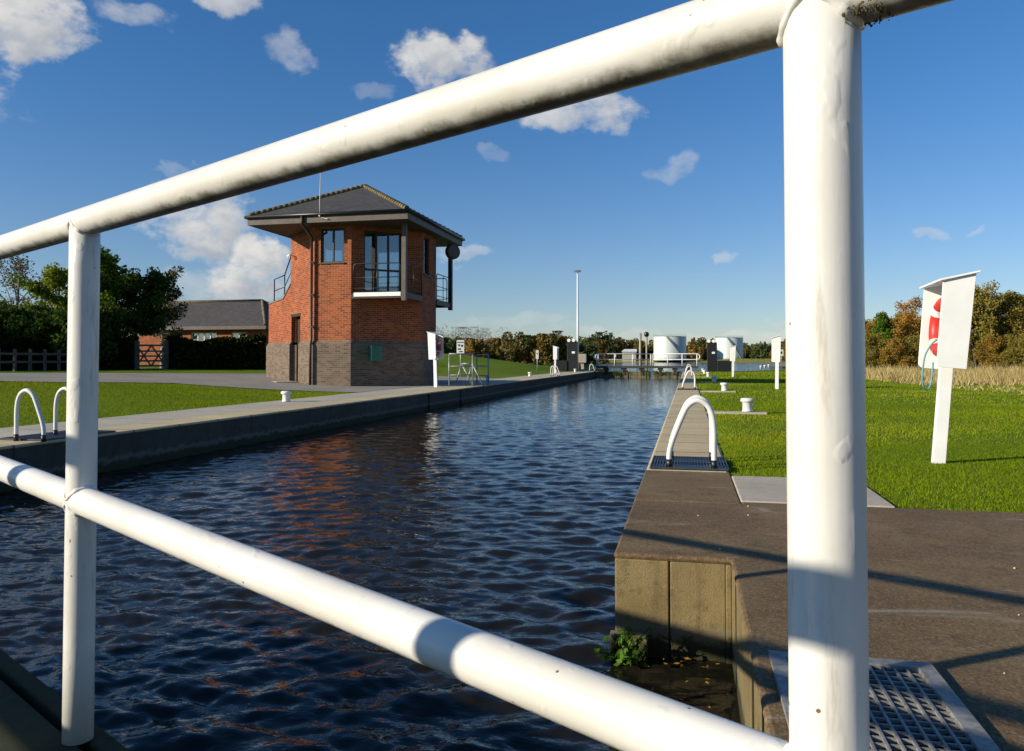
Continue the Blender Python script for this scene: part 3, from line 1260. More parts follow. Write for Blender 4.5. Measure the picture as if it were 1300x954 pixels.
# ------------------------------------------------------------------ lifebuoy stations
def lifebuoy_station(loc, facing, lean, label, group=None, h_post=.93, ring_label=None, mesh_from=None, scale=1.0):
    """facing: world angle of the open side; lean: tilt (rad) about the facing axis"""
    t_ = thing('lifebuoy_station', label, 'lifebuoy post', loc, group)
    rot = Matrix.Rotation(facing, 3, 'Z')
    tilt = Matrix.Rotation(lean, 3, Vector((math.sin(-YAW), math.cos(YAW), 0)))

    def tr(p):
        return Vector(loc) + tilt @ (rot @ (Vector(p) * scale))

    def obj_box(parts, name, m, parent, bev=.004):
        mb = MB()
        for (x0, x1, y0, y1, z0, z1) in parts:
            c = [(x0, y0), (x1, y0), (x1, y1), (x0, y1)]
            mb.hexa([tr((a, b, z0)) for a, b in c], [tr((a, b, z1)) for a, b in c])
        return mb.build(name, m, parent, bevel=bev)

    W2 = .335
    # plank post (wide side towards the opening's flank)
    obj_box([(-.115, .0, -.035, .035, -.05, 1.25)], 'post', M['white_board'], t_)
    # back board
    obj_box([(-.145, -.122, -W2 + .02, W2 - .02, .97, 1.80)], 'back_board', M['white_board'], t_)
    # side cheeks with rounded lower front corner and a sloping top
    for sgn in (-1, 1):
        y0, y1 = (sgn * W2, sgn * (W2 - .018)) if sgn < 0 else (sgn * (W2 - .018), sgn * W2)
        prof = [(-.145, .94), (.065, .94)]
        for a in np.linspace(-PI / 2, 0, 5)[1:]:
            prof.append((  .065 + .05 * math.cos(a), .99 + .05 * math.sin(a)))
        prof += [(.115, 1.765), (-.165, 1.85)]
        mb = MB()
        va = [mb.bm.verts.new(tr((x, y0, z))) for x, z in prof]
        vb = [mb.bm.verts.new(tr((x, y1, z))) for x, z in prof]
        mb.bm.faces.new(va)
        mb.bm.faces.new(vb[::-1])
        for i in range(len(prof)):
            j = (i + 1) % len(prof)
            mb.bm.faces.new([va[j], va[i], vb[i], vb[j]])
        mb.build('cheek', M['white_board'], t_, bevel=.003)
    # sloping roof board
    mb = MB()
    c = [(-.19, -W2 - .03), (.15, -W2 - .03), (.15, W2 + .03), (-.19, W2 + .03)]
    zt = lambda x: 1.853 - (x + .165) * (.085 / .28)
    mb.hexa([tr((a, b, zt(a) + .003)) for a, b in c], [tr((a, b, zt(a) + .022)) for a, b in c])
    mb.build('roof_board', M['white_board'], t_, bevel=.003)
    # lifebuoy hanging inside: a thing of its own
    ctr = tr((.0, 0, 1.35))
    lb = thing('lifebuoy', ring_label or 'red and white lifebuoy hanging inside its housing', 'lifebuoy', ctr)
    base = tilt @ rot @ Matrix.Rotation(PI / 2, 3, 'Z')
    RRg, rr_ = .245 * scale, .058 * scale
    mb = MB()
    mb.torus(ctr, RRg, rr_, base, seg=48, ring=16, sx=1.05)
    mb.build('ring', M['red'], lb)
    for a in (PI / 4, 3 * PI / 4, 5 * PI / 4, 7 * PI / 4):
        mb = MB()
        mb.torus(ctr, RRg, rr_ * 1.045, base, a - .20, a + .20, seg=48, ring=16, sx=1.05)
        mb.build('band', M['cream'] if a > PI else M['white_board'], lb)
    mb = MB()
    pts = []
    for k in range(33):
        a = 2 * PI * k / 32
        q = RRg + rr_ * (1.04 + .10 * abs(math.sin(2 * a)))
        pts.append(ctr + base @ Vector((math.cos(a) * q, 0, math.sin(a) * q)))
    mb.tube(pts, .007 * scale, 6)
    mb.build('grab_line', M['rope'], lb)
    return t_, lb, tr


ls = G(1183, 585.5)
facing = rad(179)
st, lb_, tr = lifebuoy_station((ls.x, ls.y, -.02), facing, rad(5.3), 'white lifebuoy housing on leaning post on right lawn, nearest camera',
                               'lifebuoy housings beside the lock', ring_label='red and white lifebuoy in the near housing on the right lawn')
mb = MB()
lp = [(.05, .02, 1.22), (.10, .03, 1.16), (.145, .03, 1.05), (.155, .03, .9), (.14, 0, .78), (.10, -.05, .725), (.055, -.10, .73), (.03, -.13, .80), (.02, -.15, .92), (.02, -.16, 1.0)]
mb.tube([tr(p) for p in smooth_path(lp, 5)], .0085, 8)
mb.build('throw_line', M['rope'], lb_)
p2 = G(984, 493.5)
lifebuoy_station((p2.x, p2.y, tz(p2.x, p2.y)), rad(176), rad(1), 'white lifebuoy housing on post in the middle of the right lawn', 'lifebuoy housings beside the lock',
                 ring_label='lifebuoy in the middle housing on the right lawn')
p3 = G(929, 478.5)
lifebuoy_station((p3.x, p3.y, tz(p3.x, p3.y)), rad(180), rad(2), 'white lifebuoy housing farthest away on the right lawn, before the black cabinet', 'lifebuoy housings beside the lock',
                 ring_label='lifebuoy in the farthest housing on the right lawn')
lifebuoy_station((-8.95, 27.3, 0), rad(-6), rad(-1.5), 'white lifebuoy housing on post against the tower\'s right corner', 'lifebuoy housings beside the lock',
                 ring_label='lifebuoy in the housing at the tower corner', scale=1.08)
p5 = P(710, 466, 57)
lifebuoy_station((-9.6, 57.5, tz(-9.6, 57.5)), rad(0), rad(1), 'white lifebuoy housing on the left bank beside the black cabinet', 'lifebuoy housings beside the lock',
                 ring_label='lifebuoy in the housing by the left black cabinet', scale=1.1)

# ------------------------------------------------------------------ brick control tower
A = (-13.62, 26.75)
B = (-12.12, 26.75)
C_ = (-10.05, 28.72)
D_ = (-10.05, 30.45)
E_ = (-12.12, 32.45)
F_ = (-13.62, 32.45)
G_ = (-15.7, 30.45)
H_ = (-15.7, 28.83)
OCT = [A, B, C_, D_, E_, F_, G_, H_]
PL_Z, SOF_Z, EAVE_Z, APEX_Z = 1.70, 5.98, 6.33, 8.02
tower = thing('control_tower', 'red brick lock control tower with dark pyramid roof and corner balcony', 'lock tower', (-12.9, 29.6, 0))


def fdir(p0, p1):
    d = Vector((p1[0] - p0[0], p1[1] - p0[1]))
    L = d.length
    d.normalize()
    return d, Vector((d.y, -d.x)), L


def fpt(p0, p1, u, z, off):
    d, n, L = fdir(p0, p1)
    return Vector((p0[0] + d.x * u + n.x * off, p0[1] + d.y * u + n.y * off, z))


def fbox(mb, p0, p1, u0, u1, z0, z1, o0, o1, uoff=0):
    """box on a facet between offsets o0 (inner) and o1 (outer)"""
    q = [fpt(p0, p1, u0, 0, o1), fpt(p0, p1, u1, 0, o1), fpt(p0, p1, u1, 0, o0), fpt(p0, p1, u0, 0, o0)]
    fs = mb.hexa([(v.x, v.y, z0) for v in q], [(v.x, v.y, z1) for v in q])
    front = fs[2]
    for l, uv_ in zip(front.loops, [(u0 + uoff, z0), (u1 + uoff, z0), (u1 + uoff, z1), (u0 + uoff, z1)]):
        l[mb.uv].uv = uv_


def wall_panel(mb, p0, p1, z0, z1, ops, th=.26, uoff=0, out=0.0, ext=0.0):
    d, n, L = fdir(p0, p1)
    us = sorted({-ext, L + ext, *[v for o_ in ops for v in o_[:2]]})
    for a, b_ in zip(us, us[1:]):
        mid = (a + b_) / 2
        cuts = sorted([(o_[2], o_[3]) for o_ in ops if o_[0] < mid < o_[1]])
        z = z0
        for c0, c1 in cuts:
            if c0 > z:
                fbox(mb, p0, p1, a, b_, z, c0, -th, out, uoff)
            z = c1
        if z < z1 - 1e-3:
            fbox(mb, p0, p1, a, b_, z, z1, -th, out, uoff)


def window_unit(p0, p1, u0, u1, z0, z1, nlights, parent, name='window', fm='dark_frame', rail=None, sill=True):
    fw = .055
    mb = MB()
    fbox(mb, p0, p1, u0, u1, z1 - fw, z1, -.14, -.06)
    fbox(mb, p0, p1, u0, u1, z0, z0 + fw, -.14, -.06)
    n = nlights
    for i in range(n + 1):
        u = u0 + (u1 - u0 - fw) * i / n
        fbox(mb, p0, p1, u, u + fw, z0 + fw, z1 - fw, -.14, -.06)
    if rail:
        for i in range(n):
            ua = u0 + (u1 - u0 - fw) * i / n + fw
            ub = u0 + (u1 - u0 - fw) * (i + 1) / n
            fbox(mb, p0, p1, ua, ub, rail, rail + .07, -.13, -.07)
    f = mb.build(name, M[fm], parent)
    for i in range(n):
        mb = MB()
        ua = u0 + (u1 - u0 - fw) * i / n + fw
        ub = u0 + (u1 - u0 - fw) * (i + 1) / n
        q = [fpt(p0, p1, ua, z0 + fw, -.105), fpt(p0, p1, ub, z0 + fw, -.105), fpt(p0, p1, ub, z1 - fw, -.105), fpt(p0, p1, ua, z1 - fw, -.105)]
        mb.quad(q)
        mb.build('pane', M['glass'], f, recalc=False)
    if sill:
        mb = MB()
        fbox(mb, p0, p1, u0 - .04, u1 + .04, z0 - .05, z0 - .002, -.13, .05)
        mb.build('sill', M['dark_frame'], f)
    return f


mb = MB()
dch, nch, Lch = fdir(B, C_)
dl, nl, Ll = fdir(H_, A)
W_FRONT = (.27, 1.22, 4.62, 5.90)
W_CH = (.50, 2.0, 3.55, 5.85)
W_LOCK = (.22, .86, 4.35, 5.85)
W_REAR = (.6, 2.3, 3.9, 5.8)
DOOR = (Ll - 2.80, Ll - 1.62, .05, 2.72)
wall_panel(mb, A, B, PL_Z, SOF_Z + .3, [W_FRONT], uoff=3)
wall_panel(mb, B, C_, PL_Z, SOF_Z + .3, [W_CH], uoff=7.1)
wall_panel(mb, C_, D_, PL_Z, SOF_Z + .3, [W_LOCK], uoff=11.3)
wall_panel(mb, D_, E_, PL_Z, SOF_Z + .3, [W_REAR], uoff=2)
wall_panel(mb, E_, F_, PL_Z, SOF_Z + .3, [(.2, 1.3, 4.2, 5.8)], uoff=5)
wall_panel(mb, F_, G_, PL_Z, SOF_Z + .3, [W_REAR], uoff=8)
wall_panel(mb, G_, H_, PL_Z, SOF_Z + .3, [(.2, 1.4, 4.2, 5.8)], uoff=12)
wall_panel(mb, H_, A, PL_Z, SOF_Z + .3, [DOOR], uoff=1.4)
mb.build('brick_wall', M['brick'], tower)
# stair wing continuing the left chamfer
Hw = fpt(H_, A, -2.15, 0, 0)
mb = MB()
prof = [(0.03, 4.05), (-.5, 3.78), (-1.0, 3.52), (-3.25, 3.44)]
for (ua, za), (ub, zb) in zip(prof, prof[1:]):
    q = [fpt(H_, A, ub, 0, -.001), fpt(H_, A, ua, 0, -.001), fpt(H_, A, ua, 0, -1.6), fpt(H_, A, ub, 0, -1.6)]
    zz = [zb, za, za, zb]
    fs = mb.hexa([(v.x, v.y, PL_Z) for v in q], [(v.x, v.y, z_) for v, z_ in zip(q, zz)])
    for l, uv_ in zip(fs[2].loops, [(ub + 1.4, PL_Z), (ua + 1.4, PL_Z), (ua + 1.4, za), (ub + 1.4, zb)]):
        l[mb.uv].uv = uv_
mb.build('stair_wall', M['brick'], tower)
mb = MB()
for (ua, za), (ub, zb) in zip(prof, prof[1:]):
    a, b_ = fpt(H_, A, ua, za + .025, -.12), fpt(H_, A, ub, zb + .025, -.12)
    mb.bar(a, b_, .3, .05)
mb.build('stair_coping', M['plinth_brick'], tower)
# plinth, proud of the brick with a sloped cap course
mb = MB()
PO = .075
for k, (p0, p1) in enumerate(zip(OCT, OCT[1:] + OCT[:1])):
    ops = [(DOOR[0], DOOR[1], -.5, PL_Z)] if k == 7 else []
    wall_panel(mb, p0, p1, -.35, PL_Z - .10, [o_ for o_ in ops if True], th=.3, uoff=k * 2.3, out=PO, ext=PO * .414)
q = [fpt(H_, A, -3.33, 0, PO), fpt(H_, A, -.03, 0, PO), fpt(H_, A, -.03, 0, -1.7), fpt(H_, A, -3.33, 0, -1.7)]
mb.hexa([(v.x, v.y, -.3) for v in q], [(v.x, v.y, PL_Z - .1) for v in q])
mb.build('plinth', M['plinth_brick'], tower)
mb = MB()
for k, (p0, p1) in enumerate(zip(OCT, OCT[1:] + OCT[:1])):
    d, n, L = fdir(p0, p1)
    segs = [(-PO * .414, L + PO * .414)] if k != 7 else [(-PO * .414, DOOR[0]), (DOOR[1], L + PO * .414)]
    for ua, ub in segs:
        b4 = [fpt(p0, p1, ua, PL_Z - .1, PO), fpt(p0, p1, ub, PL_Z - .1, PO), fpt(p0, p1, ub, PL_Z - .1, -.05), fpt(p0, p1, ua, PL_Z - .1, -.05)]
        t4 = [fpt(p0, p1, ua, PL_Z + .015, .004), fpt(p0, p1, ub, PL_Z + .015, .004), fpt(p0, p1, ub, PL_Z + .02, -.05), fpt(p0, p1, ua, PL_Z + .02, -.05)]
        mb.hexa(b4, t4)
b4 = [fpt(H_, A, -3.33, PL_Z - .1, PO), fpt(H_, A, -.03, PL_Z - .1, PO), fpt(H_, A, -.03, PL_Z - .1, -.05), fpt(H_, A, -3.33, PL_Z - .1, -.05)]
t4 = [fpt(H_, A, -3.26, PL_Z + .015, .004), fpt(H_, A, -.03, PL_Z + .015, .004), fpt(H_, A, -.03, PL_Z + .02, -.05), fpt(H_, A, -3.26, PL_Z + .02, -.05)]
mb.hexa(b4, t4)
mb.build('plinth_cap', M['plinth_brick'], tower)
# floors
mb = MB()
inner = [tuple(fpt(OCT[i], OCT[(i + 1) % 8], .1, 0, -.3)[:2]) for i in range(8)]
mb.prism(inner, 3.3, 3.5)
mb.build('floor', M['soffit'], tower)
# windows, doors
window_unit(A, B, *W_FRONT, 2, tower)
window_unit(B, C_, *W_CH, 3, tower, name='balcony_door', rail=4.35, sill=False)
window_unit(C_, D_, *W_LOCK, 1, tower)
window_unit(D_, E_, *W_REAR, 2, tower)
window_unit(E_, F_, .2, 1.3, 4.2, 5.8, 2, tower)
window_unit(F_, G_, *W_REAR, 2, tower)
window_unit(G_, H_, .2, 1.4, 4.2, 5.8, 2, tower)
mb = MB()
fbox(mb, H_, A, DOOR[0] + .03, DOOR[1] - .03, .08, DOOR[3] - .06, -.30, -.24)
dr = mb.build('door', M['dark_frame'], tower)
mb = MB()
a = fpt(H_, A, DOOR[1] - .14, 1.3, -.22)
mb.tube([a, a + Vector((nl.x * .05, nl.y * .05, 0)), a + Vector((nl.x * .05 - dl.x * .1, nl.y * .05 - dl.y * .1, 0))], .012, 8)
mb.build('handle', M['grey_steel'], dr)
mb = MB()
fbox(mb, H_, A, DOOR[0] - .06, DOOR[1] + .06, DOOR[3] - .005, DOOR[3] + .11, -.2, .012)
mb.build('lintel', M['dark_frame'], tower)
mb = MB()
fbox(mb, H_, A, DOOR[0] - .9, DOOR[1] + .1, -.2, .16, .08, .95)
mb.build('door_step', M['slab'], tower, bevel=.02)

# roof
RX0, RX1, RY0, RY1 = -15.85, -9.66, 25.97, 32.75
apex = ((RX0 + RX1) / 2, (RY0 + RY1) / 2, APEX_Z)
rc = [(RX0, RY0), (RX1, RY0), (RX1, RY1), (RX0, RY1)]
mb = MB()
for i in range(4):
    a, b_ = Vector((*rc[i], EAVE_Z)), Vector((*rc[(i + 1) % 4], EAVE_Z))
    ap_ = Vector(apex)
    L = (b_ - a).length
    m_ = (ap_ - (a + b_) / 2).length
    mb.quad([a, b_, ap_], [(0, 0), (L, 0), (L / 2, m_)])
roof = mb.build('roof', M['slate'], tower, recalc=False)
mb = MB()
for i in range(4):
    a = Vector((*rc[i], EAVE_Z))
    n = 22
    for k in range(n):
        p = a.lerp(Vector(apex), k / n)
        q = a.lerp(Vector(apex), (k + 1.06) / n)
        mb.tube([p + Vector((0, 0, .035)), q + Vector((0, 0, .01))], [.10, .085], 8)
mb.build('hip_tiles', M['hip'], roof)
mb = MB()
FT = .04
mb.box(RX0 - .0, RX1 + .0, RY0 - FT, RY0, SOF_Z, EAVE_Z - .03)
mb.box(RX0 - .0, RX1 + .0, RY1, RY1 + FT, SOF_Z, EAVE_Z - .03)
mb.box(RX1, RX1 + FT, RY0 - FT, RY1 + FT, SOF_Z, EAVE_Z - .03)
mb.box(RX0 - FT, RX0, RY0 - FT, RY1 + FT, SOF_Z, EAVE_Z - .03)
mb.build('fascia', M['fascia'], tower)
mb = MB()
mb.box(RX0, RX1, RY0, RY1, SOF_Z + .02, SOF_Z + .05)
mb.build('soffit', M['soffit'], tower)
mb = MB()
gz = EAVE_Z - .06
go = .1
gc = [(RX0 - go, RY0 - go), (RX1 + go, RY0 - go), (RX1 + go, RY1 + go), (RX0 - go, RY1 + go)]
for i in range(4):
    mb.tube([(*gc[i], gz), (*gc[(i + 1) % 4], gz)], .06, 10)
gut = mb.build('gutter', M['black'], tower)
# downpipe at the left corner of the front facet
dpx = fpt(A, B, -.04, 0, .10)
mb = MB()
mb.tube([(dpx.x, RY0 - go, gz - .04), (dpx.x, RY0 - go, SOF_Z - .05), (dpx.x, dpx.y, SOF_Z - .4), (dpx.x, dpx.y, 1.75), (dpx.x, dpx.y - .07, 1.55), (dpx.x, dpx.y - .07, .0)], .05, 10)
for z_ in (2.2, 3.4, 4.6):
    mb.box(dpx.x - .075, dpx.x + .075, dpx.y - .04, dpx.y + .08, z_, z_ + .05)
mb.build('downpipe', M['dark_frame'], tower)
mb = MB()
ax, ay = -12.95, RY0 - .11
mb.tube([(ax, ay, SOF_Z + .15), (ax, ay, SOF_Z + .8), (ax + .03, ay, 8.3)], [.02, .018, .008], 8)
mb.bar((ax, ay + .02, SOF_Z + .18), (ax + .3, ay + .02, SOF_Z + .1), .03, .03)
mb.bar((ax, ay + .05, SOF_Z + .22), (ax, ay - .05, SOF_Z + .22), .05, .05)
mb.build('aerial', M['cream'], tower)


def balcony(c, a, b_, front, sside):
    """triangular balcony: c = outer corner post, a / b_ = where it meets the walls"""
    fl = MB()
    zc = 3.42
    fl.prism([a, c, b_] if front else [b_, a, c], zc, zc + .06)
    bal = fl.build('balcony_floor', M['dark_frame'], tower)
    mb = MB()
    for p, q in ((a, c), (c, b_)):
        mb.bar((*p, zc - .08), (*q, zc - .08), .07, .16)
    mb.build('edge_beam', M['dark_frame'], bal)
    mb = MB()
    pa, pc = Vector((*a, zc - .02)), Vector((*c, zc - .02))
    d = (pc - pa).normalized()
    nrm = Vector((d.y, -d.x, 0)) * (1 if front else 0)
    if front:
        mb.bar(pa + d * .1 + nrm * .06, pc - d * .12 + nrm * .06, .02, .15)
        mb.build('toe_board', M['white_board'], bal)
    mb = MB()
    for p, q in ((a, c), (b_, c)):
        p3, q3 = Vector((*p, 0)), Vector((*q, 0))
        d = (q3 - p3).normalized()
        s0, s1 = p3 + d * .06, q3 - d * .16
        zt, zb = zc + 1.12, zc + .06
        r = .1
        path = [s0 + Vector((0, 0, zb)), s0 + Vector((0, 0, zt - r)), s0 + d * .03 + Vector((0, 0, zt - .03)), s0 + d * r + Vector((0, 0, zt)),
                s1 - d * r + Vector((0, 0, zt)), s1 - d * .03 + Vector((0, 0, zt - .03)), s1 + Vector((0, 0, zt - r)), s1 + Vector((0, 0, zb))]
        mb.tube(path, .02, 8)
        mb.tube([s0 + Vector((0, 0, zb + .55)), s1 + Vector((0, 0, zb + .55))], .015, 8)
        mb.tube([s0 + Vector((0, 0, zb + .15)), s1 + Vector((0, 0, zb + .15))], .015, 8)
        m_ = (s0 + s1) / 2
        mb.tube([m_ + Vector((0, 0, zb)), m_ + Vector((0, 0, zt))], .015, 8)
    mb.build('balcony_rail', M['black'], bal)
    mb = MB()
    mb.box(c[0] - .085, c[0] + .085, c[1] - .085, c[1] + .085, 3.15, SOF_Z + .02)
    mb.build('balcony_post', M['fascia'] if front else M['dark_frame'], tower, bevel=.01)


balcony((-10.05, 26.78), (-12.10, 26.78), (-10.05, 28.7), True, 1)
balcony((-10.05, 32.42), (-12.10, 32.42), (-10.05, 30.47), False, 1)
# round loudspeaker drum by the rear corner post
mb = MB()
cc = P(575, 320, 31.9)
axd = (R_ * .55 - F0 * .83).normalized()
mb.tube([cc - axd * .14, cc - axd * .10, cc + axd * .05, cc + axd * .09], [.2, .31, .31, .29], 24)
dm = mb.build('siren_drum', M['black'], tower)
mb = MB()
mb.tube([cc - axd * .12, Vector((-10.05, 32.42, cc.z))], .03, 8)
mb.build('bracket', M['black'], dm)
mb = MB()
mb.tube([cc + axd * .091, cc + axd * .10], [.25, .24], 24)
mb.build('drum_face', M['fascia'], dm)
# green hinged box on the plinth
mb = MB()
fbox(mb, B, C_, .72, 1.14, .95, 1.52, PO, PO + .14)
gb = mb.build('wall_box', M['green_box'], tower, bevel=.012)
mb = MB()
q = [fpt(B, C_, .72, 0, PO + .15), fpt(B, C_, .70, 0, PO + .17), fpt(B, C_, .58, 0, PO + .46), fpt(B, C_, .60, 0, PO + .47)]
mb.hexa([(v.x, v.y, .95) for v in q], [(v.x, v.y, 1.52) for v in q])
mb.build('lid', M['green_box'], gb)
# stair railing, dark
mb = MB()
s0 = fpt(H_, A, -2.75, 3.45, -.1)
s1 = fpt(H_, A, -1.2, 3.5, -.1)
s2 = fpt(H_, A, -.12, 3.95, -.1)
u_ = Vector((0, 0, 1))
mb.tube([s0, s0 + u_ * 1.05, s1 + u_ * 1.05, s2 + u_ * 1.45, s2], .025, 8)
mb.tube([s1, s1 + u_ * 1.05], .025, 8)
mb.tube([s0 + u_ * .55, s1 + u_ * .55, s2 + u_ * .75], .018, 8)
mb.build('stair_rail', M['black'], tower)
mb = MB()
a = fpt(H_, A, .62, 5.12, .02)
mb.bar(a, a + Vector((nl.x * .18, nl.y * .18, .05)), .05, .05)
for k in (-1, 1):
    q = a + Vector((nl.x * .18 + dl.x * .1 * k, nl.y * .18 + dl.y * .1 * k, .05))
    mb.tube([q, q + Vector((nl.x * .1, nl.y * .1, -.06))], [.04, .06], 10)
mb.build('security_light', M['white_board'], tower)


# ------------------------------------------------------------------ grey guard rails left of the wall (by the tower)
def frame_rail(p, q, h, label, name='guard_rail', mids=(.5,), m='grey_steel', r=.028, legs=2, group='grey guard rails at the lock edge beyond the tower'):
    t_ = thing(name, label, 'guard rail', ((p[0] + q[0]) / 2, (p[1] + q[1]) / 2, 0), group)
    p3, q3 = Vector((*p, 0)), Vector((*q, 0))
    mb = MB()
    mb.tube([p3 + u_ * h, q3 + u_ * h], r, 8)
    for m_ in mids:
        mb.tube([p3 + u_ * h * m_, q3 + u_ * h * m_], r * .85, 8)
    mb.build('rails', M[m], t_)
    for k in range(legs):
        e = p3.lerp(q3, k / (legs - 1))
        mb = MB()
        mb.tube([e, e + u_ * h], r, 8)
        mb.build('leg', M[m], t_)
    return t_


fr = frame_rail((-8.75, 28.1), (-7.95, 28.5), 1.22, 'grey tubular guard rail with ladder steps beside the tower lifebuoy', mids=(.35, .62))
mb = MB()
for k in (0, 1):
    mb.tube([(-8.5 + k * .42, 28.9, .85), (-8.75 + k * .42, 28.9, 0)], .025, 8)
    mb.tube([(-8.5 + k * .42, 28.9, .85), (-8.05 + k * .42, 28.9, 0)], .025, 8)
mb.tube([(-8.5, 28.9, .85), (-8.08, 28.9, .85)], .025, 8)
mb.build('step_frame', M['grey_steel'], fr)
frame_rail((-8.3, 30.4), (-7.9, 30.7), 1.2, 'narrow grey tubular guard rail standing apart beyond the stepped one', mids=(.3, .62))

# ------------------------------------------------------------------ far gates and footbridge
def far_gate(x0, x1, y, label, rlabel, loop_side):
    t_ = thing('lock_gate', label, 'lock gate', ((x0 + x1) / 2, y, 0), 'far lock gates')
    mb = MB()
    a = x0
    while a < x1 - .05:
        b_ = min(x1, a + random.uniform(.22, .6))
        top = .02 + random.uniform(-.07, .05)
        dy = random.uniform(-.06, .06)
        mb.box(a, b_ - .012, y + dy, y + .35 + dy, -2, top)
        a = b_
    mb.build('gate_leaf', M['rubble'], t_, bevel=.04)
    rsg = np.random.default_rng(int(abs(x0) * 100))
    kx = rsg.uniform(x0, x1, 9)
    wi = rsg.integers(0, 9, 900)
    cw_ = np.stack([kx[wi] + rsg.normal(0, .16, 900), y - .1 + rsg.normal(0, .08, 900), -.12 + rsg.normal(0, .13, 900)], -1)
    soup('weeds', leaf_quads(cw_, np.full(900, .035), rng=rsg), 4, M['weed'], t_, rsg.random(900))
    mb = MB()
    mb.box(x0 - .1, x1 + .1, y - .35, y + .75, .40, .47)
    mb.box(x0 - .1, x1 + .1, y - .36, y - .28, .28, .399)
    dk = mb.build('deck', M['gate_timber'], t_)
    for i in range(3):
        xx = x0 + (x1 - x0) * (i + .5) / 3
        mb = MB()
        mb.box(xx - .22, xx + .22, y - .25, y + .3, .1, .30)
        mb.box(xx - .12, xx + .12, y - .1, y + .2, -.3, .1)
        mb.build('bracket', M['gate_timber'], t_)
    for yy, tg in ((y - .3, 'near'), (y + .68, 'rear')):
        r_t = thing('guard_railing', rlabel + (' near side' if tg == 'near' else ' far side'), 'railing', ((x0 + x1) / 2, yy, .47), 'white railings on the far lock gates')
        mb = MB()
        xe = x1 if loop_side > 0 else x0
        sg = loop_side
        zt, zm = 1.50, 1.02
        arcp = [(xe + sg * .25 * math.sin(a), yy, (zt + zm) / 2 + (zt - zm) / 2 * math.cos(a)) for a in np.linspace(0, PI, 9)]
        xo = x0 if loop_side > 0 else x1
        mb.tube([(xo, yy, zt)] + arcp + [(xo, yy, zm)], .038, 8)
        mb.build('rails', M['white'], r_t)
        for k in range(4):
            xx = x0 + (x1 - x0) * (k + .0) / 3
            mb = MB()
            mb.tube([(xx, yy, .47), (xx, yy, zt)], .042 if tg == 'near' else .036, 8)
            mb.build('post', M['white'], r_t)


FY = 67.2
far_gate(-7.6, -3.05, FY, 'left leaf of the far lock gates, dark and mossy', 'white railing on the left leaf of the far gates,', -1)
far_gate(-2.85, .75, FY, 'right leaf of the far lock gates, pale stone patches', 'white railing on the right leaf of the far gates,', 1)


# ------------------------------------------------------------------ cabinets, poles, signs at the far end
def cabinet(x, y, label, flip):
    z = max(tz(x, y), 0) - .02
    t_ = thing('control_cabinet', label, 'cabinet', (x, y, z), 'black control cabinets by the far gates')
    mb = MB()
    mb.box(x - .42, x + .42, y - .35, y + .35, z, z + 2.5)
    mb.box(x - .40, x + .40, y - .33, y + .33, z + 2.5, z + 2.56)
    mb.build('body', M['black'], t_, bevel=.02)
    mb = MB()
    a = x + .425 if flip > 0 else x - 1.62
    mb.box(a, a + 1.2, y - .45, y + .35, z, z + .95)
    mb.build('side_box', M['black'], t_, bevel=.02)
    for dx in (-.28, .12):
        mb = MB()
        mb.tube([(x + dx, y - .36, z + 2.66), (x + dx, y - .10, z + 2.66)], .14, 12)
        mb.tube([(x + dx, y - .2, z + 2.55), (x + dx, y - .2, z + 2.66)], .03, 8)
        mb.build('lamp', M['white_board'], t_)
    mb = MB()
    mb.box(x - .02, x + .24, y - .365, y - .352, z + 1.55, z + 1.72)
    mb.build('plate', M['white_board'], t_)


cR = P(904, 462, 69)
cabinet(cR.x, cR.y, 'tall black control cabinet with two white lamps on the right lawn', 1)
cL = P(727, 462, 66)
cabinet(cL.x, cL.y, 'tall black control cabinet at the foot of the white lamp post', -1)

# tall white lamp post
lp_ = P(733.5, 462, 67.5)
z0 = max(tz(lp_.x, lp_.y), 0)
lam = thing('lamp_post', 'tall slim white lamp post at the far left gate', 'lamp post', (lp_.x, lp_.y, z0))
ztop = 1 + (457 - 346) * 67.5 / 990
mb = MB()
mb.tube([(lp_.x, lp_.y, z0 - .1), (lp_.x, lp_.y, 3), (lp_.x, lp_.y, ztop)], [.11, .09, .07], 12)
mb.build('pole', M['white'], lam)
for k in (-1, 1):
    mb = MB()
    c = Vector((lp_.x + k * .14, lp_.y - .05, ztop + .08))
    mb.bar(c + Vector((0, .12, .1)), c + Vector((k * .05, -.16, -.02)), .26, .12)
    mb.build('lamp_head', M['grey_steel'], lam)
mb = MB()
mb.box(lp_.x + .12, lp_.x + .75, lp_.y - .25, lp_.y + .25, z0 + .75, z0 + 1.5)
mb.box(lp_.x + .3, lp_.x + .55, lp_.y - .1, lp_.y + .1, z0 - .1, z0 + .75)
o = mb.build('switch_box', M['plastic_grey'], bevel=.02)
tag(o, 'pale grey switch box beside the tall white lamp post', 'switch box')


def pole(px, ytop, ybot, d, r, m, label, cap):
    a, b_ = P(px, ybot, d), P(px, ytop, d)
    z = min(tz(a.x, a.y), -.3)
    t_ = thing('signal_pole', label, 'pole', (a.x, a.y, z))
    mb = MB()
    mb.tube([(a.x, a.y, z - .2), (a.x, a.y, b_.z)], r, 8)
    mb.build('pole', M[m], t_)
    if cap:
        mb = MB()
        mb.lathe([(.10, -.25), (.24, -.15), (.26, .15), (.12, .28)], (a.x, a.y, b_.z), 12)
        mb.build('lamp', M['black'], t_)


pole(813, 423, 464, 78, .13, 'tan_pole', 'plain tan pole behind the far footbridge, left of the capped one', False)
pole(821, 425, 464, 82, .10, 'tan_pole', 'slim pole with black lamp head behind the far footbridge', True)


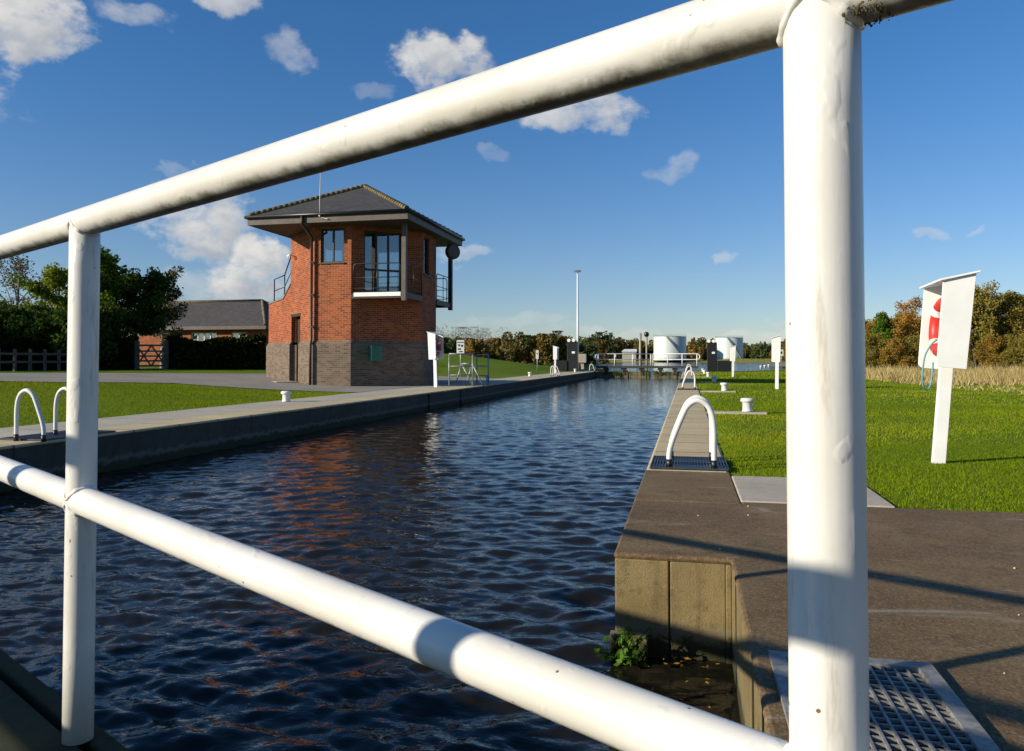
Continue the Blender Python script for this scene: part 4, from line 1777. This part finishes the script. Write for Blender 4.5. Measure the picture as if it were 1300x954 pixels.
def board_sign(px, ytop, ybot, ypost, d, wpx, label, marks):
    a = P(px, ybot, d)
    zt = 1 + (HOR - ytop) * d / F_PX
    zb = 1 + (HOR - ybot) * d / F_PX
    zg = tz(a.x, a.y)
    wv_ = wpx * d / F_PX / 2
    t_ = thing('notice_sign', label, 'sign', (a.x, a.y, zg))
    mb = MB()
    mb.tube([(a.x, a.y + .06, zg - .1), (a.x, a.y + .06, zt - .03)], .04, 8)
    mb.build('post', M['grey_steel'], t_)
    mb = MB()
    mb.bar(a + R_ * -wv_ + u_ * ((zt + zb) / 2 - a.z), a + R_ * wv_ + u_ * ((zt + zb) / 2 - a.z), .03, zt - zb)
    bd = mb.build('board', M['white_board'], t_)
    mb = MB()
    for (u0, u1, v0, v1) in marks:
        c0 = a + R_ * (wv_ * u0) - F0 * .02
        c1 = a + R_ * (wv_ * u1) - F0 * .02
        zz0, zz1 = zb + (zt - zb) * v0, zb + (zt - zb) * v1
        mb.quad([(c0.x, c0.y, zz0), (c1.x, c1.y, zz0), (c1.x, c1.y, zz1), (c0.x, c0.y, zz1)])
    mb.build('lettering', M['black'], bd)


board_sign(584.5, 432, 449, 452, 44, 9.5, 'white notice sign with dark marks behind the grey guard rails',
           [(-.9, .9, .80, .86), (-.6, -.1, .55, .68), (.15, .7, .5, .64), (-.7, .2, .28, .38), (-.3, .6, .1, .18)])
board_sign(992, 444, 452, 459, 75, 5, 'small white sign with dark mark beyond the middle lifebuoy housing', [(-.4, .4, .3, .7)])
board_sign(682, 445, 456, 463, 58, 3.6, 'narrow white sign on the left bank short of the lifebuoy housing', [(-.4, .4, .55, .7)])

# small white mooring posts on the far right bank
first = None
for i, (px, py) in enumerate([(966, 465.3), (971, 464.4), (976, 463.5)]):
    p = P(px, py, 92 + i * 5)
    zz = tz(p.x, p.y)
    if first is None:
        mb = MB()
        mb.lathe([(.13, -.1), (.13, .2), (.18, .25), (.12, .3)], seg=12)
        first = mb.build('mooring_post', M['white'])
        tag(first, 'small white mooring post on the far right river bank', 'mooring post', 'small mooring posts on the far river bank')
        first.location = (p.x, p.y, zz)
    else:
        c = first.copy()
        COL.objects.link(c)
        c.location = (p.x, p.y, zz)


# ------------------------------------------------------------------ tanks and far building
def tank(x0, x1, ytop, d, label):
    c = P((x0 + x1) / 2, HOR, d)
    R = (x1 - x0) / 2 * d / F_PX
    zt = 1 + (HOR - ytop) * d / F_PX
    t_ = thing('storage_tank', label, 'storage tank', (c.x, c.y, .5), 'white storage tanks')
    mb = MB()
    prof = [(R, .5)]
    n = 6
    for i in range(1, n + 1):
        prof += [(R - .012 * i, .5 + (zt - .5) * i / n - .05), (R - .012 * i - .012, .5 + (zt - .5) * i / n)]
    prof += [(R + .12, zt + .01), (R + .12, zt + .14), (R - .1, zt + .15), (R * .6, zt + .5), (.3, zt + .9)]
    mb.lathe(prof, (c.x, c.y, 0), 56)
    mb.build('shell', M['tank'], t_)
    mb = MB()
    for k in range(18):
        a0, a1 = -1.75 + k * .06, -1.75 + (k + 1) * .06
        f0, f1 = 1 - k / 18, 1 - (k + 1) / 18
        pa = Vector((c.x + math.cos(a0) * (R + .5), c.y + math.sin(a0) * (R + .5), .8 + (zt - .8) * f0))
        pb_ = Vector((c.x + math.cos(a1) * (R + .5), c.y + math.sin(a1) * (R + .5), .8 + (zt - .8) * f1))
        mb.bar(pa, pb_, .8, .35)
        mb.bar(pa + u_ * 1.1, pb_ + u_ * 1.1, .12, .12)
    mb.build('stair', M['tank_pipe'], t_)
    mb = MB()
    for k in range(40):
        a = 2 * PI * k / 40
        a2 = 2 * PI * (k + 1) / 40
        p = Vector((c.x + math.cos(a) * R * .99, c.y + math.sin(a) * R * .99, zt))
        q = Vector((c.x + math.cos(a2) * R * .99, c.y + math.sin(a2) * R * .99, zt))
        mb.bar(p, p + u_ * 1.0, .08, .08)
        mb.bar(p + u_ * 1.0, q + u_ * 1.0, .08, .08)
    mb.build('rim_rail', M['tank_pipe'], t_)


tank(830, 871, 428, 432, 'left one of two white storage tanks beyond the river')
tank(908.5, 943, 429.5, 440, 'right one of two white storage tanks, behind the black cabinet')
fb = P(799, 447, 436)
fs_ = thing('far_shed', 'low pale roofed shed among trees behind the footbridge', 'shed', (fb.x, fb.y, 0))
mb = MB()
zt = 1 + (457 - 443.5) * 436 / 990
mb.hexa([(fb.x - 4.2, fb.y - 3, zt - 1.5), (fb.x + 4.2, fb.y - 3, zt - 1.5), (fb.x + 4.2, fb.y + 3, zt - 1.5), (fb.x - 4.2, fb.y + 3, zt - 1.5)],
        [(fb.x - 3, fb.y, zt), (fb.x + 4, fb.y, zt), (fb.x + 4, fb.y + .3, zt), (fb.x - 3, fb.y + .3, zt)])
mb.build('roof', M['far_roof'], fs_)
mb = MB()
mb.box(fb.x - 3.8, fb.x + 3.8, fb.y - 2.6, fb.y + 2.6, -.6, zt - 1.5)
mb.build('wall', M['plastic_grey'], fs_)

# ------------------------------------------------------------------ bungalow at left
BD = 56.0
bl, brr = P(62, HOR, BD + 1.0), P(333, HOR, BD)
by = brr.y
bx1 = brr.x
bx0 = bx1 - 19.5
zb0 = tz(bx1, by) - .1
bung = thing('bungalow', 'long low brick bungalow with grey hipped roof behind the hedge', 'bungalow', ((bx0 + bx1) / 2, by + 4, zb0))
zeav = 1 + (457 - 413) * BD / 990
zrid = 1 + (457 - 381) * (BD + 3.5) / 990
win = []
xw = bx1 - 1.3
k = 0
while xw - 2.0 > bx0 + 1:
    wd_ = (1.2, 2.1, 1.6, 2.4, 1.3)[k % 5]
    win.append((xw - wd_, xw))
    xw -= wd_ + (1.2, .9, 1.9, 1.1)[k % 4]
    k += 1
p0, p1 = (bx0, by), (bx1, by)
mb = MB()
wall_panel(mb, p0, p1, zb0, zeav, [(a - bx0, b_ - bx0, zb0 + 1.0, zb0 + 2.35) for a, b_ in win], th=.3)
wall_panel(mb, (bx1, by + .31), (bx1, by + 8), zb0, zeav, [], th=.3)
wall_panel(mb, (bx0, by + 8), (bx0, by + .31), zb0, zeav, [], th=.3)
mb.box(bx0 + .31, bx1 - .31, by + 7.7, by + 8, zb0, zeav)
mb.box(bx0 + .31, bx1 - .31, by + 2.0, by + 2.1, zb0, zeav)
mb.build('wall', M['brick'], bung)
for a, b_ in win:
    window_unit(p0, p1, a - bx0, b_ - bx0, zb0 + 1.0, zb0 + 2.35, 2 if b_ - a < 2 else 4, bung, fm='white_board')
mb = MB()
ov = .55
e = [(bx0 - ov, by - ov), (bx1 + ov, by - ov), (bx1 + ov, by + 8 + ov), (bx0 - ov, by + 8 + ov)]
r0, r1 = Vector((bx0 + 3.6, by + 4, zrid)), Vector((bx1 - 2.4, by + 4, zrid))
ez = zeav - .05
E4 = [Vector((x, y, ez)) for x, y in e]
sl_ = (r1 - (E4[0] + E4[1]) / 2).length
mb.quad([E4[0], E4[1], r1, r0], [(0, 0), ((E4[1] - E4[0]).length, 0), (r1.x - E4[0].x, 5.2), (r0.x - E4[0].x, 5.2)])
mb.quad([E4[2], E4[3], r0, r1], [(0, 0), ((E4[1] - E4[0]).length, 0), (15, 5.2), (4, 5.2)])
mb.quad([E4[1], E4[2], r1], [(0, 0), (9, 0), (4.5, 4)])
mb.quad([E4[3], E4[0], r0], [(0, 0), (9, 0), (4.5, 4)])
rf = mb.build('roof', M['slate_far'], bung, recalc=False)
mb = MB()
mb.tube([r0 + u_ * .03, r1 + u_ * .03], .11, 8)
for a, b_ in ((E4[0], r0), (E4[1], r1), (E4[2], r1)):
    mb.tube([a + u_ * .03, b_ + u_ * .03], .11, 8)
mb.build('ridge_tiles', M['hip'], rf)
mb = MB()
mb.box(e[0][0], e[1][0], e[0][1] - .03, e[0][1], ez - .26, ez - .01)
mb.box(e[1][0], e[1][0] + .03, e[0][1] - .03, e[2][1], ez - .26, ez - .01)
mb.build('fascia', M['fascia'], bung)
mb = MB()
mb.box(e[0][0], e[1][0], e[0][1], e[2][1], ez - .2, ez - .17)
mb.build('soffit', M['soffit'], bung)


# ------------------------------------------------------------------ vegetation
def make_tree(name, label, cat, h, crown_w, m, trunk_h=.22, n_limbs=12, leaves=7000, lsize=.11, clump=.45, trunk_r=.12, tm='trunk', group=None,
              shape='round', gap=.0, seed=1, lean=0):
    rs = np.random.default_rng(seed)
    rnd = random.Random(seed)
    t_ = thing(name, label, cat, (0, 0, 0), group)
    mb = MB()
    top = Vector((rnd.uniform(-.2, .2) * crown_w * .3, rnd.uniform(-.2, .2) * crown_w * .3, h * .93))
    mid = Vector((rnd.uniform(-.1, .1), rnd.uniform(-.1, .1), h * .45))
    spine = smooth_path([(0, 0, -.15), (0, 0, h * .12), mid, top], 5)
    nsp = len(spine)
    mb.tube(spine, [trunk_r * (1.15 - i / nsp) + .01 for i in range(nsp)], 8)
    tips = []
    for k in range(n_limbs):
        f = trunk_h + (0.95 - trunk_h) * (k + rnd.random() * .8) / n_limbs
        s = spine[min(nsp - 1, int(f * .97 * (nsp - 1)))]
        s = Vector((s.x, s.y, f * h * .93))
        ang = k * 2.4 + rnd.uniform(-.5, .5)
        if shape == 'round':
            reach = crown_w * .5 * math.sqrt(max(.08, 1 - ((f - .55) / .5) ** 2)) * rnd.uniform(.7, 1.12)
            rise = .35
        elif shape == 'cone':
            reach = crown_w * .5 * (1.08 - f) * rnd.uniform(.8, 1.15)
            rise = .15
        else:                                     # upright
            reach = crown_w * .5 * rnd.uniform(.6, 1.1) * (1.15 - .6 * f)
            rise = 1.0
        e = s + Vector((math.cos(ang) * reach, math.sin(ang) * reach, reach * rise + rnd.uniform(-.05, .12) * h * .3))
        mdl = s.lerp(e, .5) + Vector((0, 0, reach * .08))
        lr = trunk_r * (.5 - .35 * f)
        mb.tube([s, mdl, e], [lr, lr * .65, lr * .2], 5)
        for q in np.linspace(.35, 1.05, 6):
            p = s.lerp(e, q)
            tips.append((p, clump * (1.1 - .35 * abs(q - .6))))
        for _ in range(2):
            q = s.lerp(e, rnd.uniform(.4, .8))
            e2 = q + Vector((rnd.uniform(-1, 1), rnd.uniform(-1, 1), rnd.uniform(0, .9))) * reach * .5
            mb.tube([q, e2], [lr * .4, lr * .12], 4)
            tips.append((e2, clump * .8))
            tips.append((q.lerp(e2, .6), clump * .8))
    tips.append((top, clump * .7))
    mb.build('trunk', M[tm], t_)
    tp = np.array([p[:] for p, _ in tips])
    tr_ = np.array([r for _, r in tips])
    keep = rs.random(len(tp)) > gap
    tp, tr_ = tp[keep], tr_[keep]
    pr_ = tr_ ** 1.5
    idx = rs.choice(len(tp), leaves, p=pr_ / pr_.sum())
    d = rs.normal(size=(leaves, 3))
    d /= np.linalg.norm(d, axis=1, keepdims=True)
    d *= (rs.random(leaves) ** .45)[:, None]
    c = tp[idx] + d * tr_[idx][:, None] * np.array([1, 1, .8])
    c[:, 2] = np.maximum(c[:, 2], .1)
    tintc = rs.random(len(tp))
    tint = np.clip(tintc[idx] * .65 + rs.random(leaves) * .4, 0, 1)
    v = leaf_quads(c, np.full(leaves, lsize), rng=rs)
    o = soup('crown', v, 4, M[m], t_, tint)
    return t_


def move(o, x, y, z, rot=0, sc=None):
    o.location = (x, y, z)
    o.rotation_euler = (0, 0, rot)
    if sc: o.scale = sc


# left trees behind the yard
LT = [
    ('birch_tree', 'thin grey half bare birch at the left edge', 18, 322, 45, 4.2, 'leaf_grey', dict(shape='upright', leaves=2600, gap=.35, tm='pale_trunk', lsize=.075, clump=.5, n_limbs=16)),
    ('broadleaf_tree', 'yellow green tree just left of the slim railing post', 74, 334, 42, 3.3, 'leaf_yellowgreen', dict(shape='round', leaves=8000, lsize=.10, clump=.5)),
    ('broadleaf_tree', 'tallest dark green pointed tree right of the slim railing post', 128, 316, 41, 2.9, 'leaf_green', dict(shape='upright', leaves=9000, lsize=.10, clump=.45, n_limbs=16)),
    ('broadleaf_tree', 'dark bushy tree in front of the bungalow left end', 172, 346, 42, 3.6, 'leaf_dark', dict(shape='round', leaves=9000, lsize=.11, clump=.5, trunk_h=.38)),
    ('birch_tree', 'thin brownish tree overhanging the bungalow roof', 206, 346, 46, 2.6, 'leaf_grey', dict(shape='upright', leaves=4200, lsize=.09, clump=.42, gap=.15, tm='pale_trunk')),
    ('broadleaf_tree', 'low dark tree at the far left behind the rail fence', 30, 398, 40, 4.4, 'leaf_dark', dict(shape='round', leaves=9000, lsize=.12, clump=.6)),
    ('broadleaf_tree', 'dark bush like tree behind the slim railing post', 100, 402, 39, 3.8, 'leaf_dark', dict(shape='round', leaves=9000, lsize=.12, clump=.6)),
]
for i, (nm, lb, px, ytop, d, cw, lm_, kw) in enumerate(LT):
    p = P(px, HOR, d)
    zg = tz(p.x, p.y)
    ht = 1 + (HOR - ytop) * d / F_PX - zg
    t_ = make_tree(nm, lb, 'tree', ht, cw, lm_, seed=20 + i, **kw)
    move(t_, p.x, p.y, zg)

# taller trees standing left of the picture: they put the hedge and the yard edge into shade
shade_proto = make_tree('broadleaf_tree', 'tall dark tree standing off to the left of the yard', 'tree', 10.5, 7.0, 'leaf_dark', leaves=9000, lsize=.22, clump=1.0, trunk_r=.25, seed=51,
                        group='tall trees left of the yard', n_limbs=18, trunk_h=.12)
move(shade_proto, -44, 21, .45, 0, (.78, .78, .78))
for (x, y, s_) in [(-51, 16, .85), (-43, 27, .58), (-57, 24, .9)]:
    copy_tree(shade_proto, (x, y, .45), random.uniform(0, 6), scale=(s_, s_, s_))


# hedges
def hedge(p, q, h, wd_, n, label, seed):
    rs = np.random.default_rng(seed)
    p, q = Vector(p), Vector(q)
    L = (q - p).length
    d = (q - p) / L
    nn = Vector((-d.y, d.x, 0))
    t_ = thing('hedge', label, 'hedge', tuple((p + q) / 2))
    u = rs.uniform(0, L, n)
    face = rs.random(n)
    topw = h + .12 * np.sin(u * 1.1 + seed) + .08 * np.sin(u * 3.1)
    z = np.where(face < .35, topw + rs.normal(0, .06, n), rs.uniform(0, 1, n) * topw)
    v = np.where(face < .35, rs.uniform(-.5, .5, n) * wd_, np.where(face < .8, -.5, .5) * wd_ + rs.normal(0, .07, n))
    c = np.stack([p.x + d.x * u + nn.x * v, p.y + d.y * u + nn.y * v, p.z + np.maximum(z, .03)], -1)
    soup('leaves', leaf_quads(c, np.full(n, .10), rng=rs), 4, M['leaf_hedge'], t_, rs.random(n))
    mb = MB()
    for k in range(int(L / .9) + 1):
        s = p + d * min(L, k * .9)
        mb.tube([s + Vector((0, 0, -.1)), s + Vector((random.uniform(-.1, .1), 0, h * .8))], [.05, .02], 5)
        for _ in range(5):
            a = s + Vector((0, 0, random.uniform(.2, h * .7)))
            mb.tube([a, a + Vector((random.uniform(-.4, .4), random.uniform(-.3, .3), random.uniform(.1, .5)))], [.03, .01], 4)
    mb.build('stems', M['trunk'], t_)
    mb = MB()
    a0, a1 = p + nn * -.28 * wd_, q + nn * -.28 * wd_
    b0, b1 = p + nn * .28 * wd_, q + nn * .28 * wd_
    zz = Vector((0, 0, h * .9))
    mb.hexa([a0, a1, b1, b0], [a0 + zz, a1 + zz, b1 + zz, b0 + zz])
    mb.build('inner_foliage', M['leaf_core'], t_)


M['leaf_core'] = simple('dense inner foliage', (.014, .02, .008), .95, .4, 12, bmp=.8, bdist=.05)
def gp(px, d):
    p = P(px, HOR, d)
    return (p.x, p.y, tz(p.x, p.y))


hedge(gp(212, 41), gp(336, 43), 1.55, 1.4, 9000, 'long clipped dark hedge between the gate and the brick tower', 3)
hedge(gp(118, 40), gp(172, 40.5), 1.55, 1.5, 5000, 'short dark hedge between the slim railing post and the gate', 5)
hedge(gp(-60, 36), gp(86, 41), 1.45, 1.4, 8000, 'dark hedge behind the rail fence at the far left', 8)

# timber field gate
ga, gb_ = Vector(gp(174, 39.8)), Vector(gp(211, 40.2))
fg = thing('field_gate', 'dark timber five bar gate with cross braces between the hedges', 'gate', tuple(ga))
mb = MB()
for z in (.2, .45, .7, .95, 1.25):
    mb.bar(ga + u_ * z, gb_ + u_ * z, .04, .09)
mb.build('bars', M['fence_timber'], fg)
mb = MB()
m_ = (ga + gb_) / 2
for a, b_ in ((ga, m_), (m_, gb_)):
    mb.bar(a + u_ * .2 + Vector((0, -.03, 0)), b_ + u_ * 1.25 + Vector((0, -.03, 0)), .03, .08)
    mb.bar(a + u_ * 1.25 + Vector((0, -.05, 0)), b_ + u_ * .2 + Vector((0, -.05, 0)), .03, .08)
mb.build('braces', M['fence_timber'], fg)
for e_ in (ga, gb_):
    mb = MB()
    mb.bar(e_ + u_ * -.2, e_ + u_ * 1.5, .16, .16)
    mb.build('post', M['fence_timber'], fg)
# rail fence at far left
fa, fb_ = Vector(gp(-70, 31)), Vector(gp(92, 37.5))
rf_ = thing('rail_fence', 'weathered timber post and rail fence at far left', 'fence', tuple(fa))
n = 9
for k in range(n):
    e_ = fa.lerp(fb_, k / (n - 1))
    mb = MB()
    mb.bar(e_ + u_ * -.2, e_ + u_ * 1.0, .1, .1)
    mb.build('post', M['fence_timber'], rf_)
mb = MB()
for z in (.42, .78):
    mb.bar(fa + u_ * z + Vector((0, -.07, 0)), fb_ + u_ * z + Vector((0, -.07, 0)), .04, .1)
mb.build('rails', M['fence_timber'], rf_)

# scrub belt on the right: prototypes then copies
PR = [
    make_tree('birch_tree', 'slender brown leaved birch rising out of the right hand scrub', 'tree', 5.2, 2.0, 'leaf_orange', shape='upright', leaves=5200, lsize=.06, clump=.40, tm='pale_trunk', trunk_r=.06, n_limbs=16, gap=.15, seed=71, group='trees in the right hand scrub belt', trunk_h=.1),
    make_tree('scrub_tree', 'rounded olive scrub tree in the right hand belt', 'tree', 3.6, 2.8, 'leaf_olive', shape='upright', leaves=9500, lsize=.065, clump=.42, n_limbs=16, trunk_r=.07, seed=72, group='trees in the right hand scrub belt', trunk_h=.03),
    make_tree('conifer_tree', 'small dark green pointed tree in the right hand belt', 'tree', 4.4, 2.2, 'leaf_green', shape='cone', leaves=8500, lsize=.065, clump=.34, trunk_r=.07, n_limbs=22, seed=73, group='trees in the right hand scrub belt', trunk_h=.04),
    make_tree('scrub_tree', 'orange brown autumn scrub tree in the right hand belt', 'tree', 3.4, 2.6, 'leaf_rust', shape='upright', leaves=9000, lsize=.065, clump=.42, n_limbs=16, trunk_r=.07, seed=74, group='trees in the right hand scrub belt', trunk_h=.03),
    make_tree('willow_tree', 'tall loose olive willow in the right hand belt', 'tree', 5.4, 3.0, 'leaf_olive', shape='upright', leaves=10500, lsize=.065, clump=.45, trunk_r=.08, n_limbs=18, seed=75, group='trees in the right hand scrub belt', trunk_h=.05),
]
SB = [(1105, 54, 3, 1), (1122, 49, 2, 1.0), (1140, 53, 3, 1.05), (1156, 50, 0, 1.0), (1170, 52, 3, 1.1), (1188, 50, 1, 1.0), (1206, 54, 3, 1.1), (1222, 49, 1, .9), (1238, 46, 4, 1.02),
      (1252, 50, 1, 1.0), (1268, 47, 4, .92), (1284, 49, 3, 1.05), (1300, 46, 4, .95), (1322, 48, 1, 1.1), (1150, 57, 4, .85), (1200, 58, 0, 1.05), (1120, 60, 1, 1.1), (1278, 54, 2, .9),
      (1180, 46, 3, .7), (1135, 45, 3, .62), (1212, 44, 1, .62), (1262, 43, 3, .62), (1295, 42, 1, .6), (1108, 46, 1, .62), (1350, 50, 4, 1), (1380, 47, 3, 1.1), (1160, 45, 1, .6), (1240, 52, 0, 1.05),
      (1090, 58, 1, 1), (1080, 64, 3, 1.0), (1062, 70, 1, 1.1), (1045, 76, 3, 1.1), (1420, 50, 1, 1.1)]
used = set()
for (px, d, k, s_) in SB:
    p = P(px, HOR, d)
    zg = tz(p.x, p.y) - .05
    sv = (s_ * random.uniform(.95, 1.15), s_ * random.uniform(.95, 1.15), s_ * random.uniform(.92, 1.05))
    if k not in used:
        used.add(k)
        move(PR[k], p.x, p.y, zg, random.uniform(0, 6), sv)
    else:
        copy_tree(PR[k], (p.x, p.y, zg), random.uniform(0, 6), scale=sv)


def wood(name, label, x0, x1, d0, d1, htop, n, leaves_per, lsize, m, seed, zb=.4, spiky=.2):
    """a far wood that reads as one mass"""
    rs = np.random.default_rng(seed)
    cs, ts = [], []
    for k in range(n):
        px = x0 + (x1 - x0) * (k + rs.random()) / n
        d = rs.uniform(d0, d1)
        p = P(px, HOR, d)
        ytop = htop(px) + rs.normal(0, 2.7)
        H = max(2.0, 1 + (HOR - ytop) * d / F_PX - zb)
        Wd = H * rs.uniform(.32, .55)
        con = rs.random() < spiky
        m_ = leaves_per
        if con:
            f = rs.random(m_) ** .7
            rr = Wd * .45 * (1.02 - f) * np.sqrt(rs.random(m_))
        else:
            # a handful of lobes per crown
            nl_ = 7
            lob = rs.normal(size=(nl_, 3)) * np.array([.26, .26, .2])
            li = rs.integers(0, nl_, m_)
            q = rs.normal(size=(m_, 3))
            q /= np.linalg.norm(q, axis=1, keepdims=True)
            q *= (rs.random(m_) ** .4)[:, None] * .3
            pt = lob[li] + q
            f = np.clip(.52 + pt[:, 2] * 1.05, 0, 1.05)
            rr = None
        if rr is None:
            cx, cyy = pt[:, 0] * Wd * 1.5, pt[:, 1] * Wd * 1.5
        else:
            a = rs.uniform(0, 2 * PI, m_)
            cx, cyy = rr * np.cos(a), rr * np.sin(a)
        cs.append(np.stack([p.x + cx, p.y + cyy, zb + f * H], -1))
        t0 = rs.random()
        ts.append(np.clip(t0 * .8 + rs.random(m_) * .25, 0, 1))
    c = np.concatenate(cs)
    tt_ = np.concatenate(ts)
    o = soup(name, leaf_quads(c, np.full(len(c), lsize), rng=rs, aspect=(.1 if m == 'twig_wood' else .7)), 4, M[m], None, tt_)
    tag(o, label, 'wood', kind='stuff')


wood('far_wood', 'autumn wood along the far river bank', 740, 1110, 462, 540, lambda x: np.interp(x, [740, 790, 830, 880, 900, 925, 960, 1010, 1110], [437, 436, 436, 435, 433, 436, 438, 437, 434]), 130, 700, .7, 'leaf_wood', 101, .5)
wood('far_wood', 'darker evergreen wood behind the far footbridge', 745, 800, 450, 470, lambda x: np.interp(x, [745, 764, 775, 800], [436, 424, 437, 436]), 26, 420, .8, 'leaf_wood_dark', 102, .3, .6)
wood('left_wood', 'mixed low wood beyond the grassy mound', 545, 765, 100, 150, lambda x: np.interp(x, [545, 570, 600, 640, 680, 700, 720, 740, 765], [428, 432, 433, 434, 431, 428, 432, 434, 435]), 70, 1600, .2, 'leaf_wood', 103, .3, .15)
wood('left_wood', 'bare twiggy trees beyond the grassy mound', 545, 625, 130, 150, lambda x: 419 + 0 * x, 16, 500, .3, 'twig_wood', 104, .3, .0)
wood('right_wood', 'orange poplars behind the right lawn', 985, 1120, 150, 200, lambda x: np.interp(x, [985, 1120], [437, 424]), 40, 1500, .28, 'leaf_wood', 105, .8, .3)

# --------------------------------------------------------------- grass blades
def blades(n, X, Y, h, wd_, rs, z=None):
    z = land_h(X, Y) if z is None else z
    base = np.stack([X, Y, z - .004], -1)
    a = rs.uniform(0, 2 * PI, n)
    side = np.stack([np.cos(a), np.sin(a), np.zeros(n)], -1) * (wd_ * rs.uniform(.6, 1.3, n))[:, None]
    b = rs.uniform(0, 2 * PI, n)
    hh = h * rs.uniform(.5, 1.3, n)
    lean = np.stack([np.cos(b) * hh * .5, np.sin(b) * hh * .5, hh], -1) * rs.uniform(.6, 1.0, n)[:, None]
    return np.stack([base - side, base + side, base + lean], 1)


def patchy(X, Y, f=.9):
    return .5 + .25 * np.sin(X * f * 1.3 + 1.7 * np.sin(Y * f)) + .25 * np.sin(Y * f * 1.9 + 2.1 * np.sin(X * f * .8 + 1))


rs = np.random.default_rng(5)
vs, ts = [], []


def sow(n, x0, x1, y0, y1, h, wd_, keep=None, dens_pow=1.0):
    X = rs.uniform(x0, x1, n)
    Y = y0 + (y1 - y0) * rs.random(n) ** dens_pow
    if keep is not None:
        k = keep(X, Y)
        X, Y = X[k], Y[k]
    p = patchy(X, Y)
    v = blades(len(X), X, Y, h * (0.7 + .6 * p), np.full(len(X), wd_), rs)
    vs.append(v)
    big = patchy(X * .37 + 3, Y * .33 + 1)
    ts.append(np.clip(.05 + .28 * p + .38 * big + rs.normal(0, .2, len(X)) + .45 * (rs.random(len(X)) < .05), 0, 1))


def lawn_ok(X, Y):
    wob = .035 * np.sin(X * 9 + 2 * np.sin(Y * 7)) + .03 * np.sin(Y * 13 + X * 5)
    k = ~((X < 1.36 + wob) & (Y < 6.97 + wob)) & (Y > 5.74 + wob) & (X > .37 + wob)
    for (bx, by_, *_r) in BO:
        if bx > 0:
            k &= ~((X < bx + .34) & (np.abs(Y - by_) < .17))
    return k


sow(190000, .33, 8.5, 5.70, 10.5, .027, .0034, lawn_ok)
sow(130000, .33, 13, 10.5, 20, .034, .0055, lawn_ok)
sow(70000, .35, 22, 20, 36, .045, .010, lawn_ok)
sow(30000, .40, 26, 36, 66, .08, .022, lawn_ok)


def left_ok(X, Y):
    nr = np.interp(X, [-50, -30, -19.4, -17.4, -13.1, -10.1], [10, 14.2, 20.2, 23.4, 22.8, 22.4])
    return (X < -9.87 + .05 * np.sin(Y * 3)) & (Y < nr - .03)


sow(110000, -20, -9.8, 6, 24, .04, .007, left_ok)
sow(20000, -30, -18, 6, 20, .06, .012, left_ok)
v = np.concatenate(vs)
tt_ = np.concatenate(ts)
o = soup('grass', v, 3, M['blade'], None, tt_)
tag(o, 'short mown green grass on both lawns beside the lock', 'grass', kind='stuff')
# ragged fringe and tall dry grass on the right
vs, ts = [], []
n = 130000
X = rs.uniform(9, 46, n)
Y = rs.uniform(15, 52, n)
cxl = R_.x * X + R_.y * Y
cdp = F0.x * X + F0.y * Y
k = (cdp > 28 + 2.5 * patchy(X, Y, .35) * 2) & (cdp < 50)
k |= (rs.random(n) < .30 * (patchy(X, Y, .5) > .5)) & (cdp > 20) & (cdp < 32)
X, Y, cdp = X[k], Y[k], cdp[k]
hh = np.clip((cdp - 25) / 12, .12, 1) * .72
v = blades(len(X), X, Y, hh, np.full(len(X), .022), rs)
o = soup('dry_grass', v, 3, M['straw'], None, np.clip(.1 + .7 * patchy(X, Y, .6) + rs.normal(0, .2, len(X)), 0, 1))
tag(o, 'tall straw coloured dry grass in front of the right scrub', 'dry grass', kind='stuff')

# weed at the foot of the pier, fallen leaves on the still water in the recess
wp = thing('weed_plant', 'small green weed growing at the water foot of the concrete pier', 'plant', (XR - .02, PIER_Y - .15, WATER_Z))
rs2 = np.random.default_rng(9)
mb = MB()
cs = []
for k in range(16):
    a = rs2.uniform(0, 6.28)
    tip = Vector((XR + .06 + math.cos(a) * rs2.uniform(.03, .15), PIER_Y - .16 + math.sin(a) * .08, WATER_Z + rs2.uniform(.05, .2)))
    b0 = Vector((XR + .05, PIER_Y - .13, WATER_Z - .05))
    mb.tube([b0, b0.lerp(tip, .6) + Vector((0, 0, .03)), tip], [.004, .003, .002], 5)
    for q in np.linspace(.5, 1, 8):
        cs.append(b0.lerp(tip, q)[:])
mb.build('stem', M['weed'], wp)
cs = np.array(cs) + rs2.normal(0, .015, (len(cs), 3))
soup('leaves', leaf_quads(cs, np.full(len(cs), .022), rng=rs2), 4, M['weed'], wp, rs2.random(len(cs)))
n = 46
c = np.stack([rs2.uniform(XR + .12, RECX - .02, n), PIER_Y - .05 - rs2.random(n) ** 1.6 * .9, np.full(n, WATER_Z + .022)], -1)
v = leaf_quads(c, np.full(n, .02), rng=rs2)
v[:, :, 2] = WATER_Z + .022 + (v[:, :, 2] - (WATER_Z + .022)) * .2
o = soup('fallen_leaves', v, 4, M['fallen'], None, rs2.random(n))
tag(o, 'fallen yellow leaves floating in the gate recess', 'leaves', kind='stuff')
# small stones scattered over the apron
mb = MB()
for k in range(26):
    x, y = random.uniform(-.3, 4.5), random.uniform(1.9, 5.6)
    if x < .5 and y < 4.2:
        continue
    r = random.uniform(.003, .008)
    mb.lathe([(r * .7, 0), (r, r * .5), (r * .6, r), (r * .2, r * 1.15)], (x, y, .0), 7)
o = mb.build('gravel', M['coping'])
tag(o, 'small pale stones scattered on the brown concrete', 'gravel', kind='stuff')
